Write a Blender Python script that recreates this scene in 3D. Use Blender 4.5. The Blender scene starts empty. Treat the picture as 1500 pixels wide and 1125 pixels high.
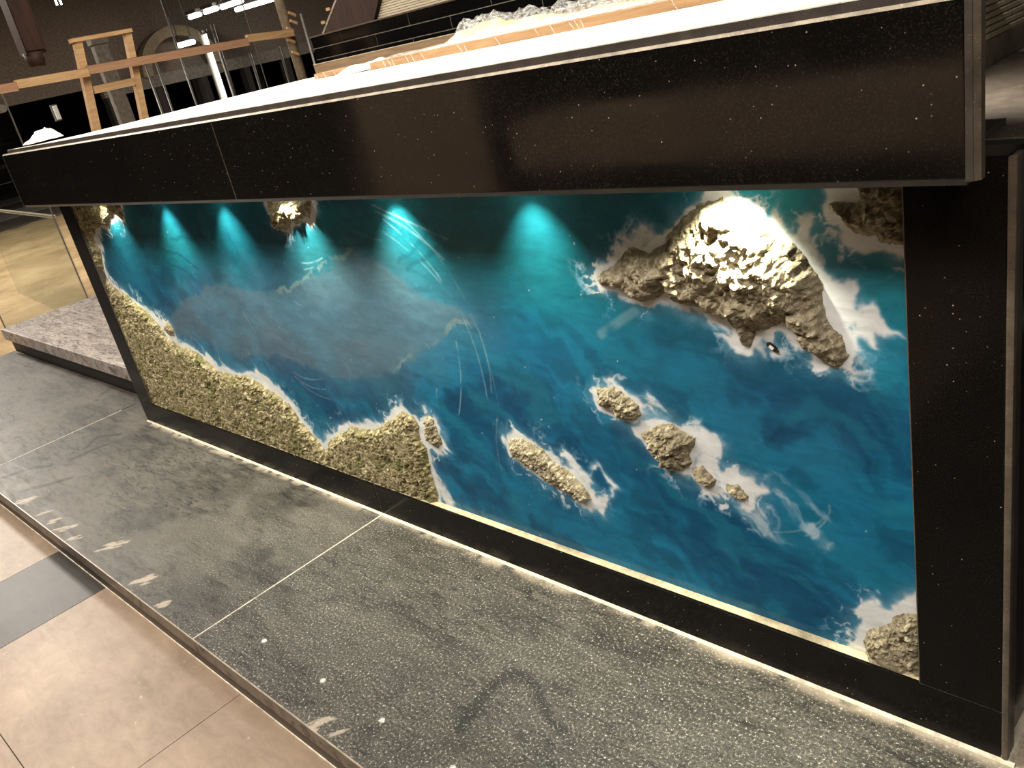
import bpy, bmesh, math, random
import numpy as np
from mathutils import Vector, Matrix

random.seed(7)
scene = bpy.context.scene
COL = scene.collection

# ------------------------------------------------------------------ camera
cam_data = bpy.data.cameras.new('camera')
cam = bpy.data.objects.new('camera', cam_data)
COL.objects.link(cam)
cam_data.sensor_width = 36.0
cam_data.sensor_fit = 'HORIZONTAL'
cam_data.lens = 36.0 * 1272.49 / 1500.0
cam_data.clip_start = 0.02
cam_data.clip_end = 200
right = (0.70409902, 0.67929758, -0.20688007)
up = (-0.13451853, 0.41365868, 0.90043948)
back = (0.6972441, -0.60616935, 0.38263478)
cam.matrix_world = Matrix(((right[0], up[0], back[0], 1.95),
                           (right[1], up[1], back[1], -1.10),
                           (right[2], up[2], back[2], 1.20864),
                           (0, 0, 0, 1)))
scene.camera = cam

# ------------------------------------------------------------------ world, exposure
world = bpy.data.worlds.new('night_room')
scene.world = world
world.use_nodes = True
world.node_tree.nodes['Background'].inputs[0].default_value = (1.0, 0.92, 0.84, 1)
world.node_tree.nodes['Background'].inputs[1].default_value = 0.085
vs = scene.view_settings
vs.view_transform = 'Standard'
vs.look = 'None'
vs.gamma = 1.0
vs.use_curve_mapping = False
vs.exposure = 0.0

# ------------------------------------------------------------------ room lamps and added fill lights (their fixtures are built further down)
def area(name, loc, sx, sy, watts, color, aim=None, spread=180):
    d = bpy.data.lights.new(name, 'AREA')
    d.shape = 'RECTANGLE'; d.size = sx; d.size_y = sy
    d.energy = watts; d.color = color; d.spread = math.radians(spread)
    o = bpy.data.objects.new(name, d); COL.objects.link(o)
    o.location = loc
    if aim is not None:
        o.rotation_euler = (Vector(aim) - Vector(loc)).to_track_quat('-Z', 'Y').to_euler()
    return o

WARM = (1.0, 0.92, 0.82)
CEILING_LAMPS_AND_FILLS = [((-0.9, -1.6, 3.18), 2.4, 0.5, 115), ((1.7, -1.95, 3.18), 2.4, 0.5, 100), ((-4.6, -0.6, 3.18), 1.6, 0.5, 36), ((-1.6, 1.25, 3.18), 2.4, 0.5, 45), ((-8.2, 0.1, 3.18), 4.0, 0.5, 300), ((-9.0, 7.5, 3.18), 3.0, 0.5, 190)]  # those behind the counter and over sand and hall are added fills
for loc, sx, sy, w in CEILING_LAMPS_AND_FILLS:
    area('ceiling_lamp_or_fill_light', loc, sx, sy, w, WARM)
COUNTER_LAMP = ((0.1, 0.42, 2.18), 3.0, 0.08, 24)
area('counter_lamp_light', COUNTER_LAMP[0], COUNTER_LAMP[1], COUNTER_LAMP[2], COUNTER_LAMP[3], (1.0, 0.95, 0.86), spread=75)

# ------------------------------------------------------------------ helpers
def srgb(r, g, b):
    f = lambda c: c / 12.92 if c <= 0.04045 else ((c + 0.055) / 1.055) ** 2.4
    return (f(r / 255), f(g / 255), f(b / 255), 1.0)

def new_mat(name, color=(0.5, 0.5, 0.5, 1), rough=0.5, spec=0.5, metal=0.0):
    m = bpy.data.materials.new(name); m.use_nodes = True
    b = m.node_tree.nodes['Principled BSDF']
    b.inputs['Base Color'].default_value = color
    b.inputs['Roughness'].default_value = rough
    b.inputs['Specular IOR Level'].default_value = spec
    b.inputs['Metallic'].default_value = metal
    return m, m.node_tree, b

def node(nt, kind, **kw):
    n = nt.nodes.new(kind)
    for k, v in kw.items():
        if k.startswith('i_'):
            n.inputs[k[2:].replace('_', ' ')].default_value = v
        else:
            setattr(n, k, v)
    return n

def coords(nt, scale=(1, 1, 1), kind='Object', rot=(0, 0, 0)):
    tc = nt.nodes.new('ShaderNodeTexCoord')
    mp = nt.nodes.new('ShaderNodeMapping')
    mp.inputs['Scale'].default_value = scale
    mp.inputs['Rotation'].default_value = rot
    nt.links.new(tc.outputs[kind], mp.inputs['Vector'])
    return mp.outputs['Vector']

def noise(nt, vec, scale, detail=4, rough=0.55, dist=0.0):
    n = nt.nodes.new('ShaderNodeTexNoise')
    n.inputs['Scale'].default_value = scale
    n.inputs['Detail'].default_value = detail
    n.inputs['Roughness'].default_value = rough
    n.inputs['Distortion'].default_value = dist
    if vec is not None: nt.links.new(vec, n.inputs['Vector'])
    return n.outputs['Fac']

def ramp(nt, fac, stops, interp='LINEAR'):
    r = nt.nodes.new('ShaderNodeValToRGB')
    r.color_ramp.interpolation = interp
    e = r.color_ramp.elements
    while len(e) < len(stops): e.new(0.5)
    for i, (p, c) in enumerate(stops):
        e[i].position = p; e[i].color = c if len(c) == 4 else (*c, 1)
    nt.links.new(fac, r.inputs['Fac'])
    return r.outputs['Color']

def gray(v): return (v, v, v, 1)

def mixc(nt, fac, a, b, mode='MIX'):
    n = nt.nodes.new('ShaderNodeMix'); n.data_type = 'RGBA'; n.blend_type = mode
    for sock, val in ((n.inputs['Factor'], fac), (n.inputs['A'], a), (n.inputs['B'], b)):
        pass
    fs, as_, bs = n.inputs[0], n.inputs[6], n.inputs[7]
    for s, v in ((fs, fac), (as_, a), (bs, b)):
        if hasattr(v, 'node'): nt.links.new(v, s)
        else: s.default_value = v
    return n.outputs[2]

def bump(nt, bsdf, height, strength, dist=0.01):
    b = nt.nodes.new('ShaderNodeBump')
    b.inputs['Strength'].default_value = strength
    b.inputs['Distance'].default_value = dist
    nt.links.new(height, b.inputs['Height'])
    nt.links.new(b.outputs['Normal'], bsdf.inputs['Normal'])

def mesh_obj(name, me, mat=None, parent=None):
    o = bpy.data.objects.new(name, me); COL.objects.link(o)
    if mat is not None and not me.materials: me.materials.append(mat)
    if parent is not None: o.parent = parent
    return o

def pydata(name, verts, faces, mat=None, parent=None, smooth=False):
    me = bpy.data.meshes.new(name); me.from_pydata([tuple(v) for v in verts], [], faces); me.update()
    if smooth:
        me.polygons.foreach_set('use_smooth', [True] * len(me.polygons))
    return mesh_obj(name, me, mat, parent)

def box(name, x0, x1, y0, y1, z0, z1, mat=None, parent=None, bev=0.0):
    bm = bmesh.new()
    bmesh.ops.create_cube(bm, size=1.0)
    for v in bm.verts:
        v.co = Vector(((x0 + x1) / 2 + v.co.x * (x1 - x0), (y0 + y1) / 2 + v.co.y * (y1 - y0), (z0 + z1) / 2 + v.co.z * (z1 - z0)))
    if bev > 0:
        bmesh.ops.bevel(bm, geom=bm.edges[:], offset=bev, segments=2, affect='EDGES', profile=0.7)
    me = bpy.data.meshes.new(name); bm.to_mesh(me); bm.free()
    return mesh_obj(name, me, mat, parent)

def tube(name, p0, p1, r, mat=None, parent=None, seg=12, r1=None):
    p0 = Vector(p0); p1 = Vector(p1); d = p1 - p0
    bm = bmesh.new()
    bmesh.ops.create_cone(bm, cap_ends=True, segments=seg, radius1=r, radius2=r if r1 is None else r1, depth=d.length)
    bm.transform(Matrix.Translation((p0 + p1) / 2) @ d.to_track_quat('Z', 'Y').to_matrix().to_4x4())
    for f in bm.faces: f.smooth = len(f.verts) == 4
    me = bpy.data.meshes.new(name); bm.to_mesh(me); bm.free()
    return mesh_obj(name, me, mat, parent)

def bar(name, p0, p1, w, h, mat=None, parent=None, bev=0.002, roll=(0, 0, 1)):
    """square timber from p0 to p1"""
    p0 = Vector(p0); p1 = Vector(p1); d = (p1 - p0)
    a = d.normalized(); u = Vector(roll); s = a.cross(u)
    if s.length < 1e-3: s = a.cross(Vector((1, 0, 0)))
    s.normalize(); t = s.cross(a)
    bm = bmesh.new(); bmesh.ops.create_cube(bm, size=1.0)
    for v in bm.verts:
        c = v.co.copy()
        v.co = (p0 + p1) / 2 + a * c.x * d.length + s * c.y * w + t * c.z * h
    if bev: bmesh.ops.bevel(bm, geom=bm.edges[:], offset=bev, segments=1, affect='EDGES')
    bmesh.ops.recalc_face_normals(bm, faces=bm.faces[:])
    me = bpy.data.meshes.new(name); bm.to_mesh(me); bm.free()
    return mesh_obj(name, me, mat, parent)

def prism(name, pts, axis, a0, a1, mat=None, parent=None):
    """polygon pts extruded along an axis ('x','y','z') from a0 to a1"""
    def P(p, a):
        return {'x': (a, p[0], p[1]), 'y': (p[0], a, p[1]), 'z': (p[0], p[1], a)}[axis]
    n = len(pts)
    vs_ = [P(p, a0) for p in pts] + [P(p, a1) for p in pts]
    fs = [tuple(range(n)), tuple(range(2 * n - 1, n - 1, -1))] + [(i, i + n, (i + 1) % n + n, (i + 1) % n) for i in range(n)]
    bm = bmesh.new()
    vv = [bm.verts.new(v) for v in vs_]
    for f in fs: bm.faces.new([vv[i] for i in f])
    bmesh.ops.recalc_face_normals(bm, faces=bm.faces[:])
    me = bpy.data.meshes.new(name); bm.to_mesh(me); bm.free()
    return mesh_obj(name, me, mat, parent)

def thing(name, label, cat, loc=(0, 0, 0), group=None):
    o = bpy.data.objects.new(name, None); COL.objects.link(o)
    o.empty_display_size = 0.05
    o.location = (0, 0, 0)
    tag(o, label, cat, group)
    return o

def tag(o, label, cat, group=None):
    o['label'] = label; o['category'] = cat
    if group: o['group'] = group
    return o

def structure(o):
    o['kind'] = 'structure'; return o

def grid_mesh(name, xs, zs, pos, colors=None, attr='paint', smooth=True):
    """regular grid; pos(n,3) array row-major [j*nx+i]"""
    nx, nz = len(xs), len(zs)
    me = bpy.data.meshes.new(name)
    i = np.arange(nx - 1); j = np.arange(nz - 1)
    I, J = np.meshgrid(i, j)
    a = (J * nx + I).ravel()
    quads = np.stack([a, a + 1, a + 1 + nx, a + nx], 1).astype(np.int32)
    set_mesh(me, pos, quads)
    if colors is not None: set_attr(me, attr, colors)
    if smooth: me.polygons.foreach_set('use_smooth', np.ones(len(quads), bool))
    me.update()
    return me

def set_mesh(me, pos, quads):
    me.vertices.add(len(pos)); me.vertices.foreach_set('co', np.asarray(pos, np.float32).ravel())
    me.loops.add(quads.size); me.loops.foreach_set('vertex_index', quads.ravel())
    me.polygons.add(len(quads)); me.polygons.foreach_set('loop_start', np.arange(0, quads.size, 4, dtype=np.int32))
    me.update(calc_edges=True)

def set_attr(me, attr, colors):
    if colors.ndim == 1:
        at = me.attributes.new(attr, 'FLOAT', 'POINT'); at.data.foreach_set('value', colors.astype(np.float32))
    else:
        at = me.attributes.new(attr, 'FLOAT_COLOR', 'POINT')
        c = np.ones((len(colors), 4), np.float32); c[:, :3] = colors
        at.data.foreach_set('color', c.ravel())

# value noise -------------------------------------------------------
_tab = np.random.RandomState(11).rand(256, 256)
def vnoise(x, y, seed=0):
    x = x + seed * 17.31; y = y + seed * 9.77
    xi = np.floor(x).astype(int); yi = np.floor(y).astype(int)
    fx = x - xi; fy = y - yi
    fx = fx * fx * (3 - 2 * fx); fy = fy * fy * (3 - 2 * fy)
    g = lambda a, b: _tab[a & 255, b & 255]
    return (g(xi, yi) * (1 - fx) + g(xi + 1, yi) * fx) * (1 - fy) + (g(xi, yi + 1) * (1 - fx) + g(xi + 1, yi + 1) * fx) * fy

def fbm(x, y, oct=5, seed=0, gain=0.5):
    s = 0; a = 1; n = 0
    for k in range(oct):
        s = s + a * vnoise(x, y, seed + k * 3); n += a; a *= gain; x = x * 2.03; y = y * 2.03
    return s / n

def ridge(x, y, oct=4, seed=0):
    s = 0; a = 1; n = 0
    for k in range(oct):
        s = s + a * (1 - np.abs(2 * vnoise(x, y, seed + k * 5) - 1)); n += a; a *= 0.5; x = x * 2.1; y = y * 2.1
    return s / n

def sstep(a, b, x):
    t = np.clip((x - a) / (b - a), 0, 1); return t * t * (3 - 2 * t)

def sdf(poly, X, Y):
    """signed distance, positive inside"""
    p = np.array(poly); q = np.roll(p, -1, 0)
    d = np.full(X.shape, 1e9); inside = np.zeros(X.shape, bool)
    for (ax, ay), (bx, by) in zip(p, q):
        ex, ey = bx - ax, by - ay
        l2 = ex * ex + ey * ey + 1e-12
        t = np.clip(((X - ax) * ex + (Y - ay) * ey) / l2, 0, 1)
        d = np.minimum(d, (X - ax - t * ex) ** 2 + (Y - ay - t * ey) ** 2)
        c = (ay > Y) != (by > Y)
        inside ^= c & (X < (bx - ax) * (Y - ay) / (by - ay + 1e-12) + ax)
    d = np.sqrt(d)
    return np.where(inside, d, -d)

def worley(x, y, seed=0):
    xi = np.floor(x).astype(int); yi = np.floor(y).astype(int)
    best = np.full(x.shape, 9.0)
    for a in (-1, 0, 1):
        for b in (-1, 0, 1):
            cx = xi + a; cy = yi + b
            px = cx + _tab[(cx + seed * 7) & 255, cy & 255]; py = cy + _tab[cx & 255, (cy + 31 + seed * 13) & 255]
            best = np.minimum(best, (x - px) ** 2 + (y - py) ** 2)
    return np.sqrt(best)

def polydist(pl, X, Y):
    d = np.full(X.shape, 1e9)
    for (ax, ay), (bx, by) in zip(pl[:-1], pl[1:]):
        ex, ey = bx - ax, by - ay
        t = np.clip(((X - ax) * ex + (Y - ay) * ey) / (ex * ex + ey * ey + 1e-12), 0, 1)
        d = np.minimum(d, (X - ax - t * ex) ** 2 + (Y - ay - t * ey) ** 2)
    return np.sqrt(d)
ISLES={'big':[(.949,.751),(.962,.769),(.996,.781),(1.024,.804),(1.043,.81),(1.07,.799),(1.097,.816),(1.114,.832),(1.15,.864),(1.193,.886),(1.227,.897),(1.257,.878),(1.278,.857),(1.302,.832),(1.332,.824),(1.352,.808),(1.365,.787),(1.372,.762),(1.372,.733),(1.384,.704),(1.393,.679),(1.404,.658),(1.391,.639),(1.365,.639),(1.347,.655),(1.329,.668),(1.324,.691),(1.293,.696),(1.259,.685),(1.246,.659),(1.237,.65),(1.223,.66),(1.217,.68),(1.193,.703),(1.168,.713),(1.132,.713),(1.105,.725),(1.093,.737),(1.065,.718),(1.04,.716),(1.011,.728),(.983,.741),(.953,.742)],
'topright':[(1.391,.884),(1.4,.889),(1.426,.887),(1.429,.913),(1.499,.914),(1.499,.823),(1.468,.832),(1.447,.841),(1.421,.843),(1.411,.858),(1.394,.871)],
'A':[(.894,.523),(.945,.533),(.971,.522),(1.0,.502),(.994,.481),(.966,.467),(.946,.468),(.929,.482),(.899,.493)],
'B':[(.985,.447),(1.027,.473),(1.06,.479),(1.088,.465),(1.115,.458),(1.097,.423),(1.082,.389),(1.049,.379),(1.029,.387),(1.011,.409),(.997,.426),(.985,.437)],
'C':[(1.098,.393),(1.119,.403),(1.141,.381),(1.136,.359),(1.123,.356),(1.105,.369),(1.096,.38)],
'D':[(1.165,.377),(1.185,.382),(1.198,.373),(1.208,.358),(1.204,.345),(1.186,.353),(1.168,.363)],
'E':[(.608,.348),(.633,.359),(.671,.359),(.709,.347),(.748,.316),(.789,.297),(.814,.27),(.819,.249),(.796,.245),(.753,.257),(.696,.272),(.653,.294),(.619,.31),(.599,.317)],
'F':[(.3,.349),(.321,.363),(.34,.354),(.349,.32),(.355,.29),(.33,.268),(.3,.285),(.29,.315)],
'G':[(-.25,.14),(-.212,.177),(-.137,.221),(-.049,.26),(.019,.266),(.089,.283),(.155,.319),(.214,.357),(.254,.351),(.271,.325),(.267,.291),(.273,.259),(.271,.219),(.269,.177),(.271,.123),(.256,.069),(-.293,.082)],
'H':[(-1.085,.941),(-1.155,.883),(-1.21,.864),(-1.287,.831),(-1.359,.831),(-1.409,.815),(-1.458,.788),(-1.478,.756),(-1.446,.741),(-1.463,.711),(-1.491,.664),(-1.503,.639),(-1.489,.613),(-1.458,.589),(-1.361,.562),(-1.278,.525),(-1.208,.495),(-1.162,.457),(-1.134,.417),(-1.05,.39),(-.936,.39),(-.873,.363),(-.803,.331),(-.699,.332),(-.597,.34),(-.517,.32),(-.439,.3),(-.376,.279),(-.35,.233),(-.308,.197),(-.274,.166),(-.24,.136),(-.251,.076),(-1.65,.056),(-1.659,.649),(-1.743,.912)],
'Hs':[(-1.154,.926),(-1.096,.906),(-1.094,.878),(-1.123,.854),(-1.145,.868),(-1.168,.888)],
'sandrock':[(-1.116,.475),(-1.071,.483),(-1.051,.453),(-1.062,.435),(-1.093,.43),(-1.122,.45)],
'I':[(-.113,.912),(-.107,.889),(-.104,.875),(-.124,.84),(-.105,.83),(-.076,.825),(-.048,.837),(-.027,.848),(-.007,.847),(.016,.858),(.029,.869),(.051,.865),(.06,.858),(.092,.909)],
'J':[(1.401,.128),(1.411,.149),(1.429,.173),(1.452,.195),(1.468,.212),(1.499,.222),(1.5,.068),(1.454,.062),(1.396,.087)]}
FOAM={'bigR':(1.0,[(1.279,.86),(1.306,.871),(1.323,.888),(1.335,.857),(1.361,.874),(1.362,.84),(1.374,.809),(1.386,.781),(1.427,.773),(1.428,.759),(1.42,.737),(1.448,.732),(1.464,.715),(1.485,.689),(1.449,.689),(1.452,.665),(1.428,.679),(1.413,.655),(1.39,.633),(1.371,.726),(1.367,.766),(1.356,.805),(1.332,.825),(1.302,.832)]),
'bigL':(.6,[(1.022,.822),(1.07,.852),(1.089,.852),(1.102,.82),(1.041,.804),(.967,.769)]),
'bigT':(.5,[(1.108,.828),(1.152,.872),(1.195,.901),(1.252,.904),(1.289,.889),(1.308,.853),(1.244,.838)]),
'bay':(.45,[(1.243,.65),(1.259,.685),(1.293,.698),(1.324,.691),(1.329,.668),(1.303,.637),(1.27,.633)]),
'bigB':(.4,[(1.092,.733),(1.131,.706),(1.185,.702),(1.218,.66),(1.237,.639),(1.216,.639),(1.18,.669),(1.128,.689),(1.064,.709)]),
'tr':(1.0,[(1.377,.921),(1.428,.919),(1.426,.887),(1.391,.884),(1.394,.871),(1.411,.858),(1.421,.843),(1.468,.832),(1.499,.823),(1.498,.803),(1.468,.815),(1.442,.818),(1.407,.841),(1.388,.864)]),
'Aw':(.5,[(.893,.548),(.936,.569),(.986,.539),(1.015,.553),(1.043,.534),(1.081,.511),(1.014,.49),(.945,.533),(.89,.52)]),
'Btr':(.7,[(1.03,.485),(1.076,.482),(1.138,.498),(1.178,.483),(1.158,.431),(1.193,.415),(1.246,.399),(1.266,.376),(1.215,.363),(1.198,.378),(1.166,.384),(1.143,.394),(1.104,.399),(1.112,.455)]),
'tail':(.3,[(1.17,.414),(1.223,.436),(1.278,.417),(1.322,.391),(1.357,.364),(1.357,.336),(1.315,.297),(1.252,.285),(1.208,.302),(1.164,.369)]),
'dash':(.5,[(1.32,.284),(1.341,.305),(1.362,.324),(1.384,.344),(1.366,.318),(1.345,.302)]),
'Etail':(.75,[(.744,.354),(.767,.367),(.825,.317),(.831,.346),(.857,.355),(.904,.307),(.87,.274),(.847,.223),(.796,.22),(.78,.261),(.815,.248),(.838,.265),(.887,.3),(.853,.335),(.838,.323),(.826,.296),(.811,.286)]),
'Gtop':(.55,[(-.214,.186),(-.076,.273),(.008,.289),(.096,.298),(.175,.366),(.235,.396),(.272,.351),(.267,.291),(.218,.354),(.153,.316),(.087,.279),(-.051,.256),(-.169,.203)]),
'Gch':(.7,[(-.283,.172),(-.26,.146),(-.209,.195),(-.152,.214),(-.227,.137),(-.279,.11)]),
'Gr':(.55,[(.278,.319),(.29,.256),(.296,.177),(.339,.147),(.342,.107),(.268,.101),(.261,.182)]),
'Fw':(.5,[(.292,.402),(.34,.388),(.368,.349),(.383,.296),(.366,.247),(.326,.257),(.286,.295),(.291,.354)]),
'H1':(.8,[(-1.391,.567),(-1.253,.534),(-1.153,.486),(-1.116,.475),(-1.025,.421),(-.924,.405),(-.926,.384),(-1.057,.383),(-1.168,.413),(-1.232,.486),(-1.376,.547)]),
'H2':(.7,[(-.845,.4),(-.781,.361),(-.652,.365),(-.527,.375),(-.458,.36),(-.411,.329),(-.357,.295),(-.285,.202),(-.277,.159),(-.365,.224),(-.444,.293),(-.599,.337),(-.808,.324),(-.882,.369)]),
'H0':(.5,[(-1.395,.828),(-1.338,.826),(-1.416,.789),(-1.403,.75),(-1.454,.661),(-1.431,.616),(-1.495,.64),(-1.453,.741),(-1.458,.788)]),
'Jw':(.9,[(1.38,.179),(1.421,.215),(1.437,.213),(1.46,.238),(1.497,.26),(1.496,.219),(1.452,.199),(1.425,.172),(1.401,.128),(1.398,.088),(1.386,.096),(1.383,.129),(1.398,.161)]),
'I1':(.6,[(-.144,.912),(-.118,.912),(-.104,.875),(-.122,.869),(-.138,.887)]),
'I2':(.6,[(.027,.871),(.06,.858),(.097,.909),(.115,.901),(.063,.853),(.033,.834),(.022,.856),(-.045,.818),(-.071,.809),(-.057,.833),(-.015,.845)])}
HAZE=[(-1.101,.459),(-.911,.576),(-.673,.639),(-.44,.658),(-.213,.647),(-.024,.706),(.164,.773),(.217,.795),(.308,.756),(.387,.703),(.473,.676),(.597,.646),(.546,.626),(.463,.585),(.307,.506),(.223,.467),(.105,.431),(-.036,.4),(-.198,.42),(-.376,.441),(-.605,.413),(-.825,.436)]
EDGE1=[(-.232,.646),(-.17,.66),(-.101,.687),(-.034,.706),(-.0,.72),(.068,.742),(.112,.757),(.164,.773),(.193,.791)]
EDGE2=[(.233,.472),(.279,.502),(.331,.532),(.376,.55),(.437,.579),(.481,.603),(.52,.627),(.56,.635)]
STROKES=[(1.6,.32,[(.354,.861),(.392,.837),(.425,.812),(.455,.786),(.481,.758),(.503,.73),(.522,.7),(.538,.668),(.55,.635),(.559,.6),(.565,.563),(.567,.524),(.566,.482),(.562,.438)]),(1.3,.25,[(.398,.877),(.434,.855),(.465,.83),(.493,.804),(.518,.776),(.539,.745),(.556,.712),(.571,.676),(.582,.637),(.591,.595),(.596,.55),(.598,.502),(.597,.449),(.592,.392)]),(1.6,.3,[(.331,.838),(.357,.824),(.383,.81),(.406,.796),(.428,.781),(.449,.766),(.468,.75),(.486,.733),(.502,.716),(.518,.698),(.532,.68),(.544,.66),(.556,.641),(.566,.62)]),(2.4,.25,[(.335,.877),(.353,.872),(.369,.866),(.386,.86),(.402,.854),(.418,.846),(.433,.839),(.448,.831),(.463,.822),(.477,.813),(.491,.804),(.505,.794),(.518,.784),(.531,.773)]),(2.0,.3,[(.33,.893),(.355,.884),(.378,.876),(.4,.869),(.421,.862),(.441,.856),(.46,.849),(.477,.844),(.493,.839),(.509,.834),(.523,.829),(.536,.825),(.548,.821),(.559,.818)]),(1.4,.3,[(.497,.741),(.501,.729),(.506,.718),(.51,.708),(.514,.698),(.518,.689),(.522,.68),(.526,.672),(.53,.664),(.534,.657),(.538,.65),(.542,.644),(.545,.639),(.549,.634)]),(1.5,.45,[(.504,.581),(.502,.566),(.5,.55),(.498,.535),(.495,.52),(.492,.505),(.488,.49),(.483,.475),(.478,.46),(.473,.445),(.466,.43),(.46,.415),(.453,.401),(.445,.386)]),(1.2,.3,[(.589,.622),(.591,.61),(.592,.598),(.593,.586),(.594,.574),(.594,.563),(.594,.551),(.594,.539),(.593,.527),(.592,.515),(.59,.503),(.588,.491),(.585,.479),(.582,.467)]),(1.6,.35,[(.387,.445),(.383,.439),(.38,.433),(.378,.428),(.377,.424),(.376,.42),(.375,.416),(.376,.413),(.377,.41),(.378,.408),(.381,.406),(.384,.405),(.387,.404),(.392,.404)]),(1.2,.2,[(.189,.853),(.196,.848),(.203,.843),(.211,.839),(.22,.835),(.23,.831),(.24,.827),(.251,.824),(.263,.821),(.275,.819),(.289,.816),(.302,.814),(.317,.812),(.331,.811)]),(1.1,.35,[(-.285,.397),(-.275,.393),(-.265,.39),(-.255,.388),(-.244,.386),(-.233,.385),(-.221,.385),(-.21,.385),(-.197,.385),(-.185,.387),(-.172,.388),(-.159,.391),(-.146,.393),(-.132,.397)]),(1.1,.35,[(-.286,.381),(-.276,.376),(-.265,.372),(-.254,.368),(-.242,.365),(-.231,.362),(-.219,.361),(-.207,.359),(-.194,.359),(-.181,.359),(-.168,.36),(-.155,.361),(-.142,.363),(-.128,.365)]),(1.1,.25,[(-.264,.367),(-.256,.361),(-.247,.356),(-.237,.352),(-.227,.348),(-.217,.345),(-.206,.342),(-.195,.339),(-.183,.337),(-.171,.336),(-.159,.335),(-.146,.334),(-.133,.334),(-.12,.334)]),(1.1,.3,[(.014,.468),(.017,.464),(.019,.46),(.02,.455),(.021,.451),(.022,.446),(.022,.441),(.021,.437),(.02,.432),(.018,.427),(.016,.422),(.013,.417),(.01,.412),(.006,.407)]),(1.6,.5,[(-.053,.742),(-.046,.742),(-.038,.742),(-.03,.742),(-.022,.742),(-.014,.743),(-.006,.744),(.003,.745),(.012,.747),(.021,.749),(.03,.751),(.039,.753),(.049,.756),(.058,.759)]),(1.0,.4,[(-.047,.724),(-.04,.725),(-.033,.726),(-.027,.727),(-.02,.728),(-.014,.729),(-.009,.73),(-.003,.731),(.002,.732),(.007,.733),(.012,.734),(.016,.735),(.02,.735),(.024,.736)]),(1.2,.3,[(-.474,.575),(-.472,.568),(-.47,.562),(-.467,.556),(-.465,.55),(-.462,.545),(-.459,.539),(-.456,.534),(-.453,.529),(-.45,.524),(-.446,.52),(-.443,.516),(-.439,.512),(-.435,.508)]),(1.2,.3,[(-.151,.631),(-.148,.63),(-.146,.628),(-.144,.627),(-.141,.625),(-.139,.624),(-.136,.623),(-.134,.622),(-.132,.622),(-.129,.621),(-.127,.62),(-.124,.62),(-.121,.62),(-.119,.62)]),(1.2,.2,[(.597,.444),(.589,.427),(.583,.41),(.576,.394),(.571,.379),(.566,.363),(.561,.349),(.558,.334),(.555,.32),(.553,.307),(.551,.294),(.551,.281),(.551,.269),(.551,.258)]),(1.2,.2,[(.626,.432),(.621,.421),(.616,.41),(.612,.4),(.608,.39),(.604,.38),(.6,.371),(.597,.362),(.593,.354),(.59,.346),(.588,.339),(.585,.332),(.583,.325),(.581,.319)]),(1.2,.35,[(1.348,.362),(1.342,.354),(1.336,.346),(1.328,.339),(1.32,.332),(1.31,.325),(1.3,.319),(1.288,.313),(1.276,.308),(1.262,.303),(1.247,.299),(1.231,.296),(1.214,.292),(1.195,.29)]),(1.4,.4,[(1.355,.384),(1.355,.379),(1.355,.374),(1.354,.369),(1.352,.364),(1.35,.358),(1.347,.353),(1.344,.347),(1.339,.341),(1.334,.335),(1.329,.329),(1.323,.323),(1.316,.316),(1.308,.31)]),(7,.3,[(.931,.641),(.94,.647),(.948,.651),(.956,.656),(.964,.661),(.971,.665),(.978,.669),(.985,.674),(.991,.678),(.998,.682),(1.004,.685),(1.01,.689),(1.015,.693),(1.021,.696)])]
DARKS=[(2.5,.5,[(-.795,.793),(-.778,.795),(-.762,.796),(-.747,.797),(-.732,.798),(-.718,.799),(-.704,.799),(-.692,.799),(-.679,.798),(-.668,.798),(-.657,.797),(-.646,.795),(-.637,.794),(-.627,.792)]),(2.5,.5,[(-.904,.756),(-.881,.754),(-.859,.752),(-.838,.75),(-.818,.747),(-.799,.743),(-.781,.739),(-.764,.734),(-.747,.729),(-.732,.724),(-.717,.717),(-.703,.711),(-.69,.703),(-.678,.695)]),(2,.4,[(-.89,.71),(-.873,.707),(-.856,.703),(-.841,.7),(-.826,.697),(-.812,.694),(-.799,.69),(-.786,.687),(-.774,.683),(-.763,.68),(-.753,.676),(-.743,.672),(-.734,.668),(-.726,.664)]),(2,.3,[(-.887,.745),(-.903,.73),(-.918,.715),(-.932,.701),(-.945,.687),(-.957,.673),(-.967,.659),(-.977,.645),(-.985,.632),(-.992,.619),(-.998,.606),(-1.003,.593),(-1.006,.581),(-1.008,.569)]),(2,.3,[(-.403,.83),(-.401,.819),(-.398,.808),(-.395,.797),(-.391,.786),(-.386,.775),(-.38,.763),(-.374,.752),(-.367,.74),(-.36,.728),(-.352,.717),(-.343,.705),(-.334,.693),(-.324,.681)]),(3,.3,[(.373,.759),(.385,.765),(.396,.772),(.408,.778),(.418,.783),(.428,.789),(.438,.794),(.448,.799),(.456,.804),(.465,.808),(.473,.813),(.48,.817),(.488,.821),(.494,.824)]),(3,.3,[(.399,.744),(.409,.748),(.418,.752),(.428,.756),(.438,.76),(.447,.764),(.456,.768),(.465,.772),(.474,.776),(.483,.78),(.492,.784),(.5,.787),(.509,.791),(.517,.795)])]

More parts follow.
